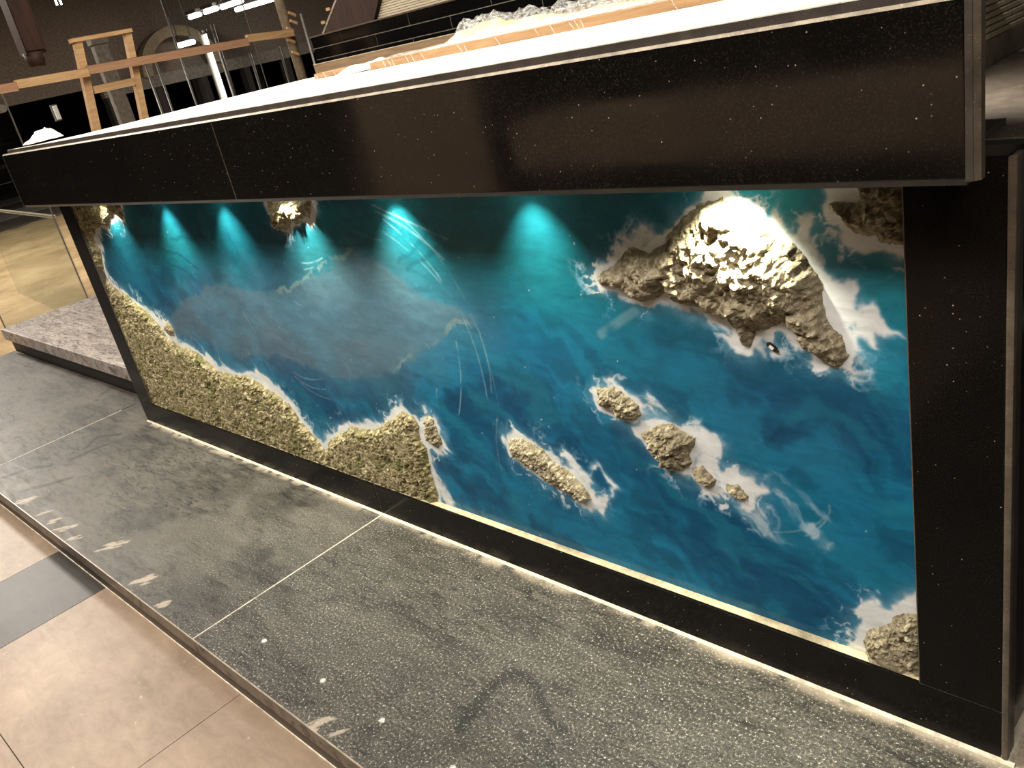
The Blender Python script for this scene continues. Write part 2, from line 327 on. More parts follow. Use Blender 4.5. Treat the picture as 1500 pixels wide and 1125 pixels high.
# ------------------------------------------------------------------ materials
def make_granite(name='black_granite', fleck=1.5, base=0.004, rough=0.07, spec=0.45):
    m, nt, b = new_mat(name, gray(base), rough, spec)
    v = coords(nt)
    vo = node(nt, 'ShaderNodeTexVoronoi'); vo.inputs['Scale'].default_value = 120
    nt.links.new(v, vo.inputs['Vector'])
    pick = ramp(nt, vo.outputs['Distance'], [(0.0, gray(1)), (0.08, gray(1)), (0.14, gray(0))])
    sep = node(nt, 'ShaderNodeSeparateColor'); nt.links.new(vo.outputs['Color'], sep.inputs[0])
    rare = ramp(nt, sep.outputs[0], [(0.0, gray(0)), (0.80, gray(0)), (0.97, gray(1))])
    fl = mixc(nt, 1.0, pick, rare, 'MULTIPLY')
    fine = ramp(nt, noise(nt, v, 420, 3, 0.8), [(0.0, gray(0)), (0.54, gray(0)), (0.74, gray(1))])
    dusty = ramp(nt, noise(nt, v, 5, 5, 0.6), [(0.3, gray(0.25)), (0.75, gray(1))])
    fine = mixc(nt, 1.0, fine, dusty, 'MULTIPLY')
    c = mixc(nt, fine, (base, base * 0.9, base * 0.8, 1), (0.045, 0.038, 0.031, 1))
    c = mixc(nt, fl, c, (0.30 * fleck, 0.27 * fleck, 0.2 * fleck, 1))
    nt.links.new(c, b.inputs['Base Color'])
    rr = ramp(nt, noise(nt, v, 7, 5, 0.6), [(0.3, gray(rough * 0.7)), (0.7, gray(rough * 1.9))])
    nt.links.new(rr, b.inputs['Roughness'])
    return m
GRANITE = make_granite()
GRANITE_HONED = make_granite('honed_black_granite', 1.5, 0.004, 0.12, 0.2)

def make_edge_stone(name, col, rough=0.35):
    m, nt, b = new_mat(name, col, rough, 0.5)
    v = coords(nt)
    n1 = noise(nt, v, 30, 6, 0.65)
    d = tuple(c * 0.55 for c in col[:3]) + (1,)
    l = tuple(min(1, c * 1.35) for c in col[:3]) + (1,)
    c = ramp(nt, n1, [(0.3, d), (0.7, l)])
    sp = ramp(nt, noise(nt, v, 380, 2, 0.6), [(0.0, gray(0)), (0.63, gray(0)), (0.72, gray(1))])
    c = mixc(nt, sp, c, tuple(min(1, k * 2.2) for k in col[:3]) + (1,))
    nt.links.new(c, b.inputs['Base Color'])
    return m
EDGE = make_edge_stone('granite_cut_edge', srgb(96, 86, 74))
EDGE_DARK = make_edge_stone('granite_dark_edge', srgb(66, 60, 56))
EDGE_LIGHT = make_edge_stone('granite_light_edge', srgb(170, 158, 140), 0.3)
CREAM = make_edge_stone('dusty_cream_ledge', srgb(196, 182, 150), 0.7)
GROUT = make_edge_stone('pale_grout', srgb(215, 205, 185), 0.8)
TOPSTONE = make_edge_stone('pale_dusty_worktop', srgb(236, 228, 210), 0.55)
GREYSTONE = make_edge_stone('grey_stone', srgb(128, 118, 106), 0.45)

def wood(name, c1, c2, scale=8, rough=0.6, axis=(1, 12, 12)):
    m, nt, b = new_mat(name, c1, rough, 0.3)
    v = coords(nt, axis)
    n1 = noise(nt, v, scale, 6, 0.6, 0.6)
    c = ramp(nt, n1, [(0.3, c1), (0.7, c2)])
    nt.links.new(c, b.inputs['Base Color'])
    bump(nt, b, n1, 0.15, 0.003)
    return m
PINE = wood('raw_pine', srgb(212, 178, 132), srgb(180, 138, 96), 5, 0.65, (10, 1, 10))
PINE_RED = wood('reddish_pine', srgb(188, 150, 118), srgb(164, 122, 94), 5, 0.65, (10, 1, 10))
BOARD = wood('brown_board', srgb(158, 124, 90), srgb(126, 96, 68), 6, 0.5, (1, 14, 14))
BOARD_GREY = wood('greyish_board', srgb(128, 104, 78), srgb(92, 74, 56), 6, 0.5, (1, 14, 14))
PLY = wood('plywood', srgb(214, 186, 156), srgb(186, 156, 128), 3, 0.6, (1, 4, 4))
DARKWOOD = wood('dark_brown_wood', srgb(70, 46, 34), srgb(44, 30, 24), 4, 0.6, (6, 6, 1))
RIBBED = wood('pale_ribbed_wood', srgb(226, 212, 188), srgb(196, 180, 154), 5, 0.55, (1, 12, 12))
METAL, _, _ = new_mat('brushed_metal', srgb(128, 124, 118), 0.45, 0.5, 0.6)
DARKMETAL, _, _ = new_mat('dark_metal', srgb(45, 42, 40), 0.4, 0.5, 0.6)
PLASTER = make_edge_stone('grey_plaster', srgb(120, 112, 102), 0.85)
PLASTER_L = make_edge_stone('beige_plaster', srgb(150, 134, 108), 0.85)
DARKWALL = make_edge_stone('dark_wall', srgb(48, 42, 38), 0.85)
CEIL = make_edge_stone('dark_ceiling', srgb(34, 31, 29), 0.9)

def emis(name, col, st):
    m, nt, b = new_mat(name, gray(0.8), 0.4)
    b.inputs['Emission Color'].default_value = col
    b.inputs['Emission Strength'].default_value = st
    return m
LENS = emis('downlight_lens', (1.0, 0.95, 0.72, 1), 60)
TUBE = emis('fluorescent_tube', (1.0, 0.95, 0.9, 1), 9)
LAMPFACE = emis('lamp_diffuser', (1.0, 0.86, 0.68, 1), 4)

GLASS, nt, b = new_mat('clear_glass', gray(1), 0.02, 0.5)
tr = node(nt, 'ShaderNodeBsdfTransparent'); tr.inputs[0].default_value = (0.93, 0.95, 0.94, 1)
gl = node(nt, 'ShaderNodeBsdfGlossy'); gl.inputs['Roughness'].default_value = 0.03
mx = node(nt, 'ShaderNodeMixShader')
mx.inputs[0].default_value = 0.05; nt.links.new(tr.outputs[0], mx.inputs[1]); nt.links.new(gl.outputs[0], mx.inputs[2])
nt.links.new(mx.outputs[0], nt.nodes['Material Output'].inputs['Surface'])

WRAP, nt, b = new_mat('clear_plastic_wrap', gray(0.9), 0.15, 0.6)
tr = node(nt, 'ShaderNodeBsdfTransparent')
mx = node(nt, 'ShaderNodeMixShader')
wf = ramp(nt, noise(nt, coords(nt, (30, 90, 30)), 2.0, 5, 0.7), [(0.42, gray(0.06)), (0.72, gray(0.6))])
nt.links.new(wf, mx.inputs[0]); nt.links.new(tr.outputs[0], mx.inputs[1]); nt.links.new(b.outputs[0], mx.inputs[2])
nt.links.new(mx.outputs[0], nt.nodes['Material Output'].inputs['Surface'])
FOAMSHEET = make_edge_stone('yellowish_packing_foam', srgb(235, 215, 150), 0.8)
PAPER, _, _ = new_mat('white_paper', srgb(245, 242, 238), 0.8)

def make_slate(name, lo, hi, speck=True):
    """dusty grey step stone: 'dust' and 'smear' come from the mesh, grain from noise"""
    m, nt, b = new_mat(name, gray(0.2), 0.4, 0.5)
    v = coords(nt); vst = coords(nt, (1.0, 6.0, 1.0), rot=(0, 0, 0.35))
    n_big = noise(nt, v, 2.2, 6, 0.6, 0.5)
    n_str = noise(nt, vst, 3.5, 7, 0.65, 0.8)
    c = ramp(nt, n_big, [(0.3, lo), (0.7, hi)])
    c2 = ramp(nt, n_str, [(0.32, tuple(k * 0.5 for k in lo[:3]) + (1,)), (0.6, hi)])
    c = mixc(nt, 0.6, c, c2)
    vst2 = coords(nt, (1.0, 4.0, 1.0), rot=(0, 0, 0.6))
    n_vein = noise(nt, vst2, 16, 10, 0.72, 1.2)
    c = mixc(nt, ramp(nt, n_vein, [(0.40, gray(1)), (0.50, gray(0))]), c, tuple(k * 0.4 for k in lo[:3]) + (1,))
    c = mixc(nt, ramp(nt, n_vein, [(0.0, gray(0)), (0.56, gray(0)), (0.68, gray(0.5))]), c, tuple(min(1, k * 1.45) for k in hi[:3]) + (1,))
    if speck:
        at = node(nt, 'ShaderNodeAttribute', attribute_name='paint')
        sep = node(nt, 'ShaderNodeSeparateColor'); nt.links.new(at.outputs['Color'], sep.inputs[0])
        # dark trails, dusty film, plaster smears
        film = mixc(nt, 0.5, c, tuple(min(1, k * 1.4) for k in hi[:3]) + (1,))
        c = mixc(nt, sep.outputs[1], c, film)
        c = mixc(nt, sep.outputs[0], c, tuple(k * 0.25 for k in lo[:3]) + (1,))
        nf = noise(nt, v, 175, 4, 0.85)
        dk = ramp(nt, nf, [(0.43, gray(1)), (0.51, gray(0))])
        lt = ramp(nt, nf, [(0.0, gray(0)), (0.59, gray(0)), (0.625, gray(1))])
        c_d = mixc(nt, 0.85, c, tuple(k * 0.25 for k in lo[:3]) + (1,))
        c_s = mixc(nt, dk, c, c_d)
        c_s = mixc(nt, lt, c_s, srgb(226, 220, 206))
        sp = node(nt, 'ShaderNodeAttribute', attribute_name='speck')
        c = mixc(nt, sp.outputs['Fac'], c, c_s)
        c = mixc(nt, sep.outputs[2], c, srgb(222, 206, 184))
    nt.links.new(c, b.inputs['Base Color'])
    rr = ramp(nt, n_str, [(0.3, gray(0.38)), (0.7, gray(0.6))])
    nt.links.new(rr, b.inputs['Roughness'])
    b.inputs['Coat Weight'].default_value = 0.25
    b.inputs['Coat Roughness'].default_value = 0.025
    bump(nt, b, n_vein, 0.15, 0.004)
    return m
SLATE = make_slate('dusty_slate', srgb(46, 44, 40), srgb(93, 89, 81))
SLATE_FACE = make_slate('slate_cut_face', srgb(80, 72, 64), srgb(120, 110, 98), False)
SLATE_PALE = make_slate('pale_slate', srgb(150, 140, 132), srgb(194, 183, 174), False)
RISER, _, _ = new_mat('dark_riser', srgb(70, 62, 55), 0.5)
RISER_DARK, _, _ = new_mat('black_riser', srgb(30, 27, 25), 0.5)

def make_tile(name, lo, hi, rough=0.45):
    m, nt, b = new_mat(name, hi, rough, 0.5)
    v = coords(nt, (1, 1, 1), 'Object'); vs2 = coords(nt, (1.5, 4, 1), rot=(0, 0, 0.9))
    n1 = noise(nt, v, 2.6, 8, 0.65, 0.6); n2 = noise(nt, vs2, 7, 7, 0.7, 0.8)
    c = ramp(nt, n1, [(0.3, lo), (0.68, hi)])
    c = mixc(nt, 0.4, c, ramp(nt, n2, [(0.3, lo), (0.62, hi)]))
    fl = ramp(nt, noise(nt, v, 45, 4, 0.7), [(0.0, gray(0)), (0.66, gray(0)), (0.72, gray(1))])
    c = mixc(nt, fl, c, tuple(min(1, k * 1.25) for k in hi[:3]) + (1,))
    nt.links.new(c, b.inputs['Base Color'])
    bump(nt, b, n2, 0.08, 0.003)
    return m
TILE_BEIGE = make_tile('beige_floor_tile', srgb(116, 99, 83), srgb(168, 147, 126))
TILE_GREY = make_tile('dark_grey_floor_tile', srgb(40, 38, 37), srgb(74, 70, 66))

SAND, nt, b = new_mat('rough_sand', srgb(150, 128, 96), 0.95, 0.2)
v = coords(nt)
c = ramp(nt, noise(nt, v, 1.4, 8, 0.7, 0.4), [(0.3, srgb(140, 116, 84)), (0.7, srgb(200, 174, 134))])
nt.links.new(c, b.inputs['Base Color'])
bump(nt, b, noise(nt, v, 9, 6, 0.7), 0.6, 0.05)

# rock relief
def make_rock(name, tones, fine=70, green=None):
    m, nt, b = new_mat(name, tones[0], 0.85, 0.25)
    v = coords(nt)
    n1 = noise(nt, v, fine, 6, 0.7, 0.4); n2 = noise(nt, v, fine * 0.3, 5, 0.6)
    c = ramp(nt, n1, [(0.32, tones[0]), (0.5, tones[1]), (0.68, tones[2])])
    c = mixc(nt, ramp(nt, n2, [(0.35, gray(0)), (0.65, gray(0.6))]), c, tones[1])
    if green is not None:
        g = ramp(nt, noise(nt, v, 14, 4, 0.6), [(0.5, gray(0)), (0.66, gray(0.7))])
        c = mixc(nt, g, c, green)
    nt.links.new(c, b.inputs['Base Color'])
    bump(nt, b, n1, 0.9, 0.006)
    return m
ROCK = make_rock('khaki_rock', (srgb(72, 64, 50), srgb(152, 141, 116), srgb(222, 214, 190)), 95)
ROCK = ROCK
MOSS = make_rock('mossy_coast', (srgb(52, 45, 32), srgb(142, 131, 98), srgb(232, 224, 190)), 75, srgb(108, 112, 62))

SEA, nt, b = new_mat('painted_resin_sea', srgb(24, 96, 128), 0.22, 0.2)
at = node(nt, 'ShaderNodeAttribute', attribute_name='paint')
v = coords(nt, (1, 1, 1)); vd = coords(nt, (1.0, 1, 3.0), rot=(0, 0.55, 0))
n1 = noise(nt, vd, 14, 6, 0.6, 0.8)
c = mixc(nt, 1.0, at.outputs['Color'], ramp(nt, n1, [(0.25, gray(0.62)), (0.75, gray(1.0))]), 'MULTIPLY')
nt.links.new(c, b.inputs['Base Color'])
nt.links.new(ramp(nt, noise(nt, v, 6, 5, 0.6), [(0.3, gray(0.16)), (0.7, gray(0.34))]), b.inputs['Roughness'])
bump(nt, b, n1, 0.05, 0.002)

# ------------------------------------------------------------------ the setting
FZ = -0.115            # lower floor level
SZ = 0.0               # step level
floor = structure(box('floor', -26, 5, -6, 16, FZ - 0.06, FZ - 0.008, DARKWALL))
cols = [-3.25, -2.83, -1.97, -1.12, -0.70, 0.15, 1.00, 1.42, 2.27, 3.12]
kinds = [1, 0, 0, 1, 0, 0, 1, 0, 0]
yrow = [-0.588, -1.017, -1.446, -1.875, -2.304, -2.733]
for r in range(len(yrow) - 1):
    for k in range(len(cols) - 1):
        box('tile', cols[k] + 0.001, cols[k + 1] - 0.001, yrow[r + 1] + 0.001, yrow[r] - 0.001, FZ - 0.008, FZ,
            TILE_GREY if kinds[k] else TILE_BEIGE, floor, 0.0006)
structure(box('ceiling', -26, 5, -6, 16, 3.30, 3.36, CEIL))
structure(box('wall_front', -26, 5, -6.1, -6.0, FZ, 3.3, DARKWALL))
structure(box('wall_right', 5.0, 5.1, -6, 16, FZ, 3.3, DARKWALL))
structure(box('wall_back', -26, 5, 16, 16.1, FZ, 3.3, DARKWALL))
structure(box('wall_left', -26.1, -26, -6, 16, FZ, 3.3, DARKWALL))

# rough sand beyond the steps
xs = np.linspace(-12.2, -3.95, 150); ys = np.linspace(-0.35, 6.0, 100)
X, Y = np.meshgrid(xs, ys)
Zs = FZ + 0.03 + 0.05 * (fbm(X * 1.3, Y * 1.3, 5, 3) - 0.5) + 0.03 * (ridge(X * 3.0, Y * 3.0, 3, 8) - 0.5)
me = grid_mesh('sand_ground', xs, ys, np.stack([X.ravel(), Y.ravel(), Zs.ravel()], 1))
sand = mesh_obj('sand_ground', me, SAND)
tag(sand, 'rough sandy bare ground left of the grey stone platform', 'sand'); sand['kind'] = 'stuff'
# grey paving further off
pav = structure(box('paving', -20, -12.2, -3.5, 8, FZ - 0.008, FZ + 0.02, SLATE_FACE))
for k in range(5):
    box('slab', -20 + k * 1.55 + 0.02, -20 + (k + 1) * 1.55 - 0.02, -3.4, 7.9, FZ + 0.02, FZ + 0.045, SLATE_PALE if k % 2 else SLATE_FACE, pav, 0.004)

# ------------------------------------------------------------------ steps
step = thing('stone_step', 'long grey dusty stone step in front of the sea counter', 'step')
def step_tile(x0, x1, y0, y1, z1, th, mat_top, name='tile', parent=step, n=0.0045):
    xs = np.linspace(x0, x1, int((x1 - x0) / n) + 2); ys = np.linspace(y0, y1, int((y1 - y0) / n) + 2)
    X, Y = np.meshgrid(xs, ys)
    pos = np.stack([X.ravel(), Y.ravel(), np.full(X.size, z1)], 1)
    me = grid_mesh(name, xs, ys, pos, smooth=False)
    # --- colour marks that lie on the stone: trails, dust film, plaster smears
    wx = X + 0.035 * (fbm(X * 9, Y * 9, 5, 31) - 0.5); wy = Y + 0.035 * (fbm(X * 9, Y * 9, 5, 37) - 0.5)
    dark = np.zeros_like(X); film = np.zeros_like(X); smear = np.zeros_like(X)
    for w, a, pl in TRAILS:
        dd = polydist(pl, wx, wy)
        dark = np.maximum(dark, a * sstep(w, w * 0.3, dd) * (1.0 if a > 0.75 else sstep(0.25, 0.6, fbm(X * 16, Y * 16, 4, 5))))
    film = 0.75 * sstep(0.46, 0.62, fbm(X * 3.1, Y * 4.5, 5, 14)) + 0.35 * sstep(0.5, 0.7, fbm(X * 12 + Y * 6, Y * 20, 4, 9))
    for cx, cy, rx, ry in SMEARS:
        ax_ = (wx - cx) * 0.8 - (wy - cy) * 0.6; ay_ = (wx - cx) * 0.6 + (wy - cy) * 0.8
        e = (ax_ / (rx * 0.55)) ** 2 + (ay_ / (rx * 1.1)) ** 2
        smear = np.maximum(smear, sstep(0.9, 0.55, e + 2.6 * (fbm((X * 0.8 - Y * 0.6) * 120, (X * 0.6 + Y * 0.8) * 26, 4, 3) - 0.36)) * 0.5)
    smear = np.maximum(smear, 0.5 * sstep(-0.030, -0.004, Y + 0.03 * (fbm(X * 9, Y * 9, 4, 6) - 0.5)) * sstep(0.2, 0.6, fbm(X * 40, Y * 40, 3, 16)) * (X > -1.56) * (X < 1.7))
    colr = np.stack([dark.ravel(), np.clip(film, 0, 1).ravel(), smear.ravel()], 1)
    set_attr(me, 'paint', colr)
    sp = sstep(-0.9, 0.35, X + 1.2 * (fbm(X * 4, Y * 4, 4, 21) - 0.5)) * 0.9 + 0.05
    set_attr(me, 'speck', np.clip(sp, 0, 1).ravel())
    o = mesh_obj(name, me, mat_top, parent)
    b = box('slab_edge', x0, x1, y0, y1, z1 - th, z1 - 0.0006, SLATE_FACE, o)
    return o
TRAILS = [(0.026, 0.76, [(0.809, -0.429), (0.792, -0.367), (0.779, -0.311), (0.785, -0.271), (0.825, -0.261)]), (0.016, 0.80, [(0.825, -0.261), (0.866, -0.265), (0.914, -0.293), (0.954, -0.319), (0.983, -0.326)]),
          (0.035, 0.5, [(0.83, -0.47), (0.80, -0.39)]), (0.010, 0.5, [(0.453, -0.265), (0.621, -0.287), (0.688, -0.277), (0.745, -0.297)]),
          (0.03, 0.6, [(0.19, -0.35), (0.22, -0.31)]), (0.035, 0.55, [(0.39, -0.36), (0.41, -0.33)]), (0.03, 0.5, [(0.40, -0.25), (0.45, -0.198)]), (0.03, 0.45, [(0.752, -0.162), (0.726, -0.10)]),
          (0.02, 0.6, [(1.028, -0.291), (1.053, -0.282)]), (0.05, 0.55, [(-0.06, -0.33), (-0.05, -0.27)]), (0.04, 0.5, [(-0.113, -0.34), (-0.16, -0.30)]),
          (0.02, 0.8, [(-1.756, -0.556), (-1.70, -0.45), (-1.63, -0.40)]), (0.018, 0.8, [(-1.811, -0.408), (-1.72, -0.38)]), (0.022, 0.8, [(-1.509, -0.553), (-1.46, -0.49), (-1.416, -0.407)]), (0.02, 0.8, [(-1.60, -0.33), (-1.567, -0.19)]),
          (0.015, 0.8, [(-1.64, -0.26), (-1.699, -0.18), (-1.62, -0.12)]), (0.03, 0.6, [(-1.166, -0.423), (-1.12, -0.40)]), (0.03, 0.5, [(-2.298, 0.10), (-2.2, -0.0)]), (0.03, 0.6, [(-2.069, -0.054), (-2.0, -0.1), (-2.05, -0.2)]), (0.02, 0.6, [(-2.218, -0.249), (-2.1, -0.28)]),
          (0.09, 0.4, [(-0.75, -0.20), (-0.5, -0.10), (-0.3, -0.12)]), (0.06, 0.35, [(0.62, -0.12), (0.9, -0.08)]), (0.08, 0.3, [(1.0, -0.1), (1.3, -0.2)])]
SMEARS = [(-1.394, -0.570, 0.050, 0.026), (-1.214, -0.570, 0.035, 0.022), (-1.10, -0.568, 0.035, 0.030), (-1.0, -0.572, 0.045, 0.030), (-0.888, -0.575, 0.03, 0.02), (-0.70, -0.525, 0.05, 0.02),
          (-0.385, -0.560, 0.045, 0.030), (-0.214, -0.576, 0.03, 0.02), (0.543, -0.585, 0.035, 0.022), (0.6, -0.578, 0.02, 0.008)]
step_tile(-3.87, -1.905, -0.603, 0.126, SZ, 0.045, SLATE)
step_tile(-1.900, 0.006, -0.603, 0.126, SZ, 0.045, SLATE)
step_tile(0.011, 2.6, -0.603, 0.126, SZ, 0.045, SLATE)
for xg in (-1.905, 0.006):
    box('grout', xg, xg + 0.005, -0.602, 0.0, SZ - 0.03, SZ - 0.0002, GROUT, step)
box('nose_line', -3.87, 2.6, -0.6042, -0.6012, SZ - 0.002, SZ + 0.0004, EDGE_LIGHT, step)
box('riser', -3.85, 2.6, -0.588, -0.55, FZ - 0.008, SZ - 0.045, RISER, step)
box('base', -3.85, 2.6, -0.55, -0.01, FZ - 0.008, SZ - 0.045, RISER_DARK, step)
box('grout', -3.85, 2.6, -0.5905, -0.588, FZ - 0.001, FZ + 0.003, GROUT, step)

plat = thing('stone_platform', 'pale grey stone platform with dark recessed riser at the counter\'s far end', 'platform')
box('slab', -3.87, -1.64, 0.105, 1.98, 0.083, 0.148, SLATE_PALE, plat, 0.004)
box('riser', -3.84, -1.64, 0.128, 0.16, 0.0, 0.083, RISER_DARK, plat)  # near-black colour stands for the shade under the slab
box('base', -3.84, -1.64, 0.16, 1.98, FZ - 0.008, 0.083, RISER_DARK, plat)

# ------------------------------------------------------------------ the counter
ctr = thing('bar_counter', 'long black granite bar counter with overhanging apron and pale top', 'counter')
G = 0.0015
box('plinth_panel', -1.620, 0.006, 0.0, 0.007, 0.0, 0.097, GRANITE_HONED, ctr, 0.0012)
box('plinth_panel', 0.009, 1.620, 0.0, 0.007, 0.0, 0.097, GRANITE_HONED, ctr, 0.0012)
box('joint', 0.006, 0.009, 0.0015, 0.007, 0.0, 0.096, EDGE, ctr)
box('ledge', -1.62, 1.62, 0.007, 0.06, 0.0, 0.0972, CREAM, ctr)
box('pillar_panel', -1.620, -1.5, 0.0, 0.06, 0.0985, 0.945, GRANITE_HONED, ctr, 0.0012)
box('pillar_panel', 1.5, 1.620, 0.0, 0.06, 0.0985, 0.945, GRANITE_HONED, ctr, 0.0012)
box('joint', 1.5, 1.62, 0.0012, 0.05, 0.0965, 0.0990, CREAM, ctr)
# thin chipped cut edges round the opening
box('reveal', -1.5, -1.4985, 0.001, 0.03, 0.0985, 0.945, EDGE, ctr)
box('reveal', 1.4985, 1.5, 0.0005, 0.03, 0.0985, 0.945, EDGE, ctr)
box('corner_trim', 1.6203, 1.6300, -0.001, 0.012, 0.0, 0.944, EDGE, ctr, 0.003)
box('corner_trim', 1.6203, 1.6290, 0.014, 0.034, 0.0, 0.944, EDGE_DARK, ctr, 0.003)
box('end_panel', 1.604, 1.620, 0.061, 0.75, 0.0, 0.92, GRANITE_HONED, ctr, 0.001)
box('core', -1.60, 1.60, 0.061, 0.13, 0.0, 0.935, RISER_DARK, ctr)
box('end_panel', -1.620, -1.604, 0.061, 0.75, 0.148, 0.92, GRANITE_HONED, ctr, 0.001)
# sealant where the counter meets the step
prism('sealant_bead', [(-0.0055, 0.0003), (0.0, 0.0003), (0.0, 0.0055), (-0.002, 0.004)], 'x', -1.62, 1.64, GROUT, ctr)
prism('sealant_bead', [(1.62, 0.0003), (1.636, 0.0003), (1.632, 0.006), (1.62, 0.010)], 'y', 0.0, 0.75, GROUT, ctr)
# apron
AY = -0.120
box('apron_panel', -1.600, 0.0045, AY, AY + 0.02, 0.951, 1.131, GRANITE, ctr, 0.0012)
box('apron_panel', 0.0075, 1.6145, AY, AY + 0.02, 0.951, 1.131, GRANITE, ctr, 0.0012)
box('joint', 0.0045, 0.0075, AY + 0.0008, AY + 0.02, 0.951, 1.131, EDGE, ctr)
prism('apron_bottom_edge', [(AY + 0.001, 0.9508), (AY + 0.007, 0.9425), (AY + 0.03, 0.9425), (AY + 0.03, 0.9508)], 'x', -1.600, 1.6145, EDGE_DARK, ctr)
prism('apron_top_edge', [(AY, 1.1313), (AY + 0.003, 1.1352), (AY + 0.03, 1.1352), (AY + 0.03, 1.1313)], 'x', -1.600, 1.610, EDGE_LIGHT, ctr)
prism('apron_corner', [(1.6150, AY + 0.0005), (1.6225, AY + 0.001), (1.6225, AY + 0.02), (1.6150, AY + 0.02)], 'z', 0.948, 1.131, EDGE_DARK, ctr)
prism('apron_corner', [(1.6228, AY + 0.0015), (1.6290, AY + 0.006), (1.6290, AY + 0.018), (1.6228, AY + 0.02)], 'z', 0.948, 1.1352, EDGE, ctr)
prism('apron_corner', [(-1.612, AY + 0.002), (-1.6005, AY), (-1.6005, AY + 0.045), (-1.612, AY + 0.045)], 'z', 0.945, 1.131, EDGE_DARK, ctr)
box('soffit', -1.60, 1.60, AY + 0.030, 0.06, 0.968, 0.976, RISER_DARK, ctr)
box('apron_support', -1.40, 1.10, AY + 0.031, 0.30, 0.977, 1.1355, RISER_DARK, ctr)
box('rear_support', -1.25, 0.25, 0.93, 0.96, 0.0, 1.1355, RISER_DARK, ctr)
# the top
TZ = 1.1470
slab_poly = [(-1.56, -0.110), (1.61, -0.110), (1.61, 1.02), (-1.33, 1.02), (-1.29, 0.55), (-1.18, 0.25), (-1.16, 0.02), (-1.28, -0.06)]
prism('top_slab', slab_poly, 'z', 1.1356, TZ - 0.0012, EDGE_DARK, ctr)
top_in = [(x + (0.002 if x < 0 else -0.002), y + (0.0015 if y < 0 else -0.002)) for x, y in slab_poly]
prism('top_surface', top_in, 'z', TZ - 0.0012, TZ, TOPSTONE, ctr)

# ------------------------------------------------------------------ downlights under the apron
LX = [-1.2007, -0.7513, -0.3709, 0.0127, 0.4146, 0.8230, 1.2453]
LLAB = ['small round downlight above the leftmost strip of coast', 'small round downlight next right of the coast one, second from the left end',
        'small round downlight third from the left, left of the small hanging islet', 'small round downlight above the small hanging islet at the top of the sea',
        'small round downlight just right of the small hanging islet', 'small round downlight left of the largest island, over open water', 'small round downlight above the largest glowing island']
LW = [20, 20, 20, 22, 23, 15, 42]
for x, lab, w in zip(LX, LLAB, LW):
    t = thing('downlight', lab, 'downlight', group='downlights under the apron')
    tube('housing', (x, -0.035, 0.957), (x, -0.035, 0.968), 0.019, METAL, t, 20)
    tube('lens', (x, -0.035, 0.9555), (x, -0.035, 0.9572), 0.011, LENS, t, 20)
    d = bpy.data.lights.new('downlight_beam', 'SPOT')
    d.energy = w; d.color = (1.0, 0.97, 0.74); d.spot_size = math.radians(84); d.spot_blend = 1.0; d.shadow_soft_size = 0.008
    o = bpy.data.objects.new('downlight_beam', d); COL.objects.link(o)
    o.location = (x, -0.035, 0.954)
    o.rotation_euler = Vector((0, 0.10, -1)).to_track_quat('-Z', 'Y').to_euler()
    o.parent = t

# ------------------------------------------------------------------ resin sea panel
PY = 0.025
panel = thing('resin_sea_panel', 'blue painted resin sea panel with raised rocky islands set in the counter front', 'art panel')
box('backing_board', -1.5, 1.5, PY + 0.002, PY + 0.03, 0.0975, 0.945, RISER_DARK, panel)
n = 0.0023
xs = np.linspace(-1.499, 1.499, int(3.0 / n)); zs = np.linspace(0.0975, 0.944, int(0.847 / n))
X, Z = np.meshgrid(xs, zs)
def S(r, g, b): return np.array(srgb(r, g, b)[:3])
# warped coordinates for painterly edges
q1 = fbm(X * 9, Z * 9, 5, 1) - 0.5; q2 = fbm(X * 9, Z * 9, 5, 2) - 0.5
u1 = fbm(X * 30, Z * 30, 4, 41) - 0.5; u2 = fbm(X * 30, Z * 30, 4, 47) - 0.5
WX = X + 0.035 * q1 + 0.03 * u1; WZ = Z + 0.035 * q2 + 0.03 * u2
R1 = X * 0.85 - Z * 0.5; R2 = X * 0.5 + Z * 0.85
lowf = fbm(R1 * 2.2 + q1, R2 * 5 + q2, 5, 4)
swirl = fbm(R1 * 6 + 2 * q1, R2 * 16 + 2 * q2, 5, 9)
col = np.zeros(X.shape + (3,))
def lay(c, a):
    global col
    col = col * (1 - a[..., None]) + c * a[..., None]
col[:] = S(26, 118, 158)
lay(S(14, 74, 112), 0.85 * sstep(0.50, 0.68, lowf))
lay(S(24, 116, 146), 0.6 * sstep(0.48, 0.30, lowf))
lay(S(32, 128, 154), 0.4 * sstep(0.54, 0.7, swirl))
lay(S(12, 66, 100), 0.45 * sstep(0.46, 0.32, swirl))
# teal toward the upper right corner and the upper band
lay(S(34, 138, 150), 0.65 * sstep(0.55, 0.80, Z) * sstep(0.9, 1.45, X))
lay(S(24, 108, 120), 0.8 * sstep(0.55, 0.78, Z + 0.1 * q1) * sstep(1.5, 0.9, X))
# deep patches
lay(S(12, 56, 84), 0.5 * sstep(0.50, 0.66, fbm(X * 3, Z * 6, 4, 15)) * sstep(0.6, 0.2, X))
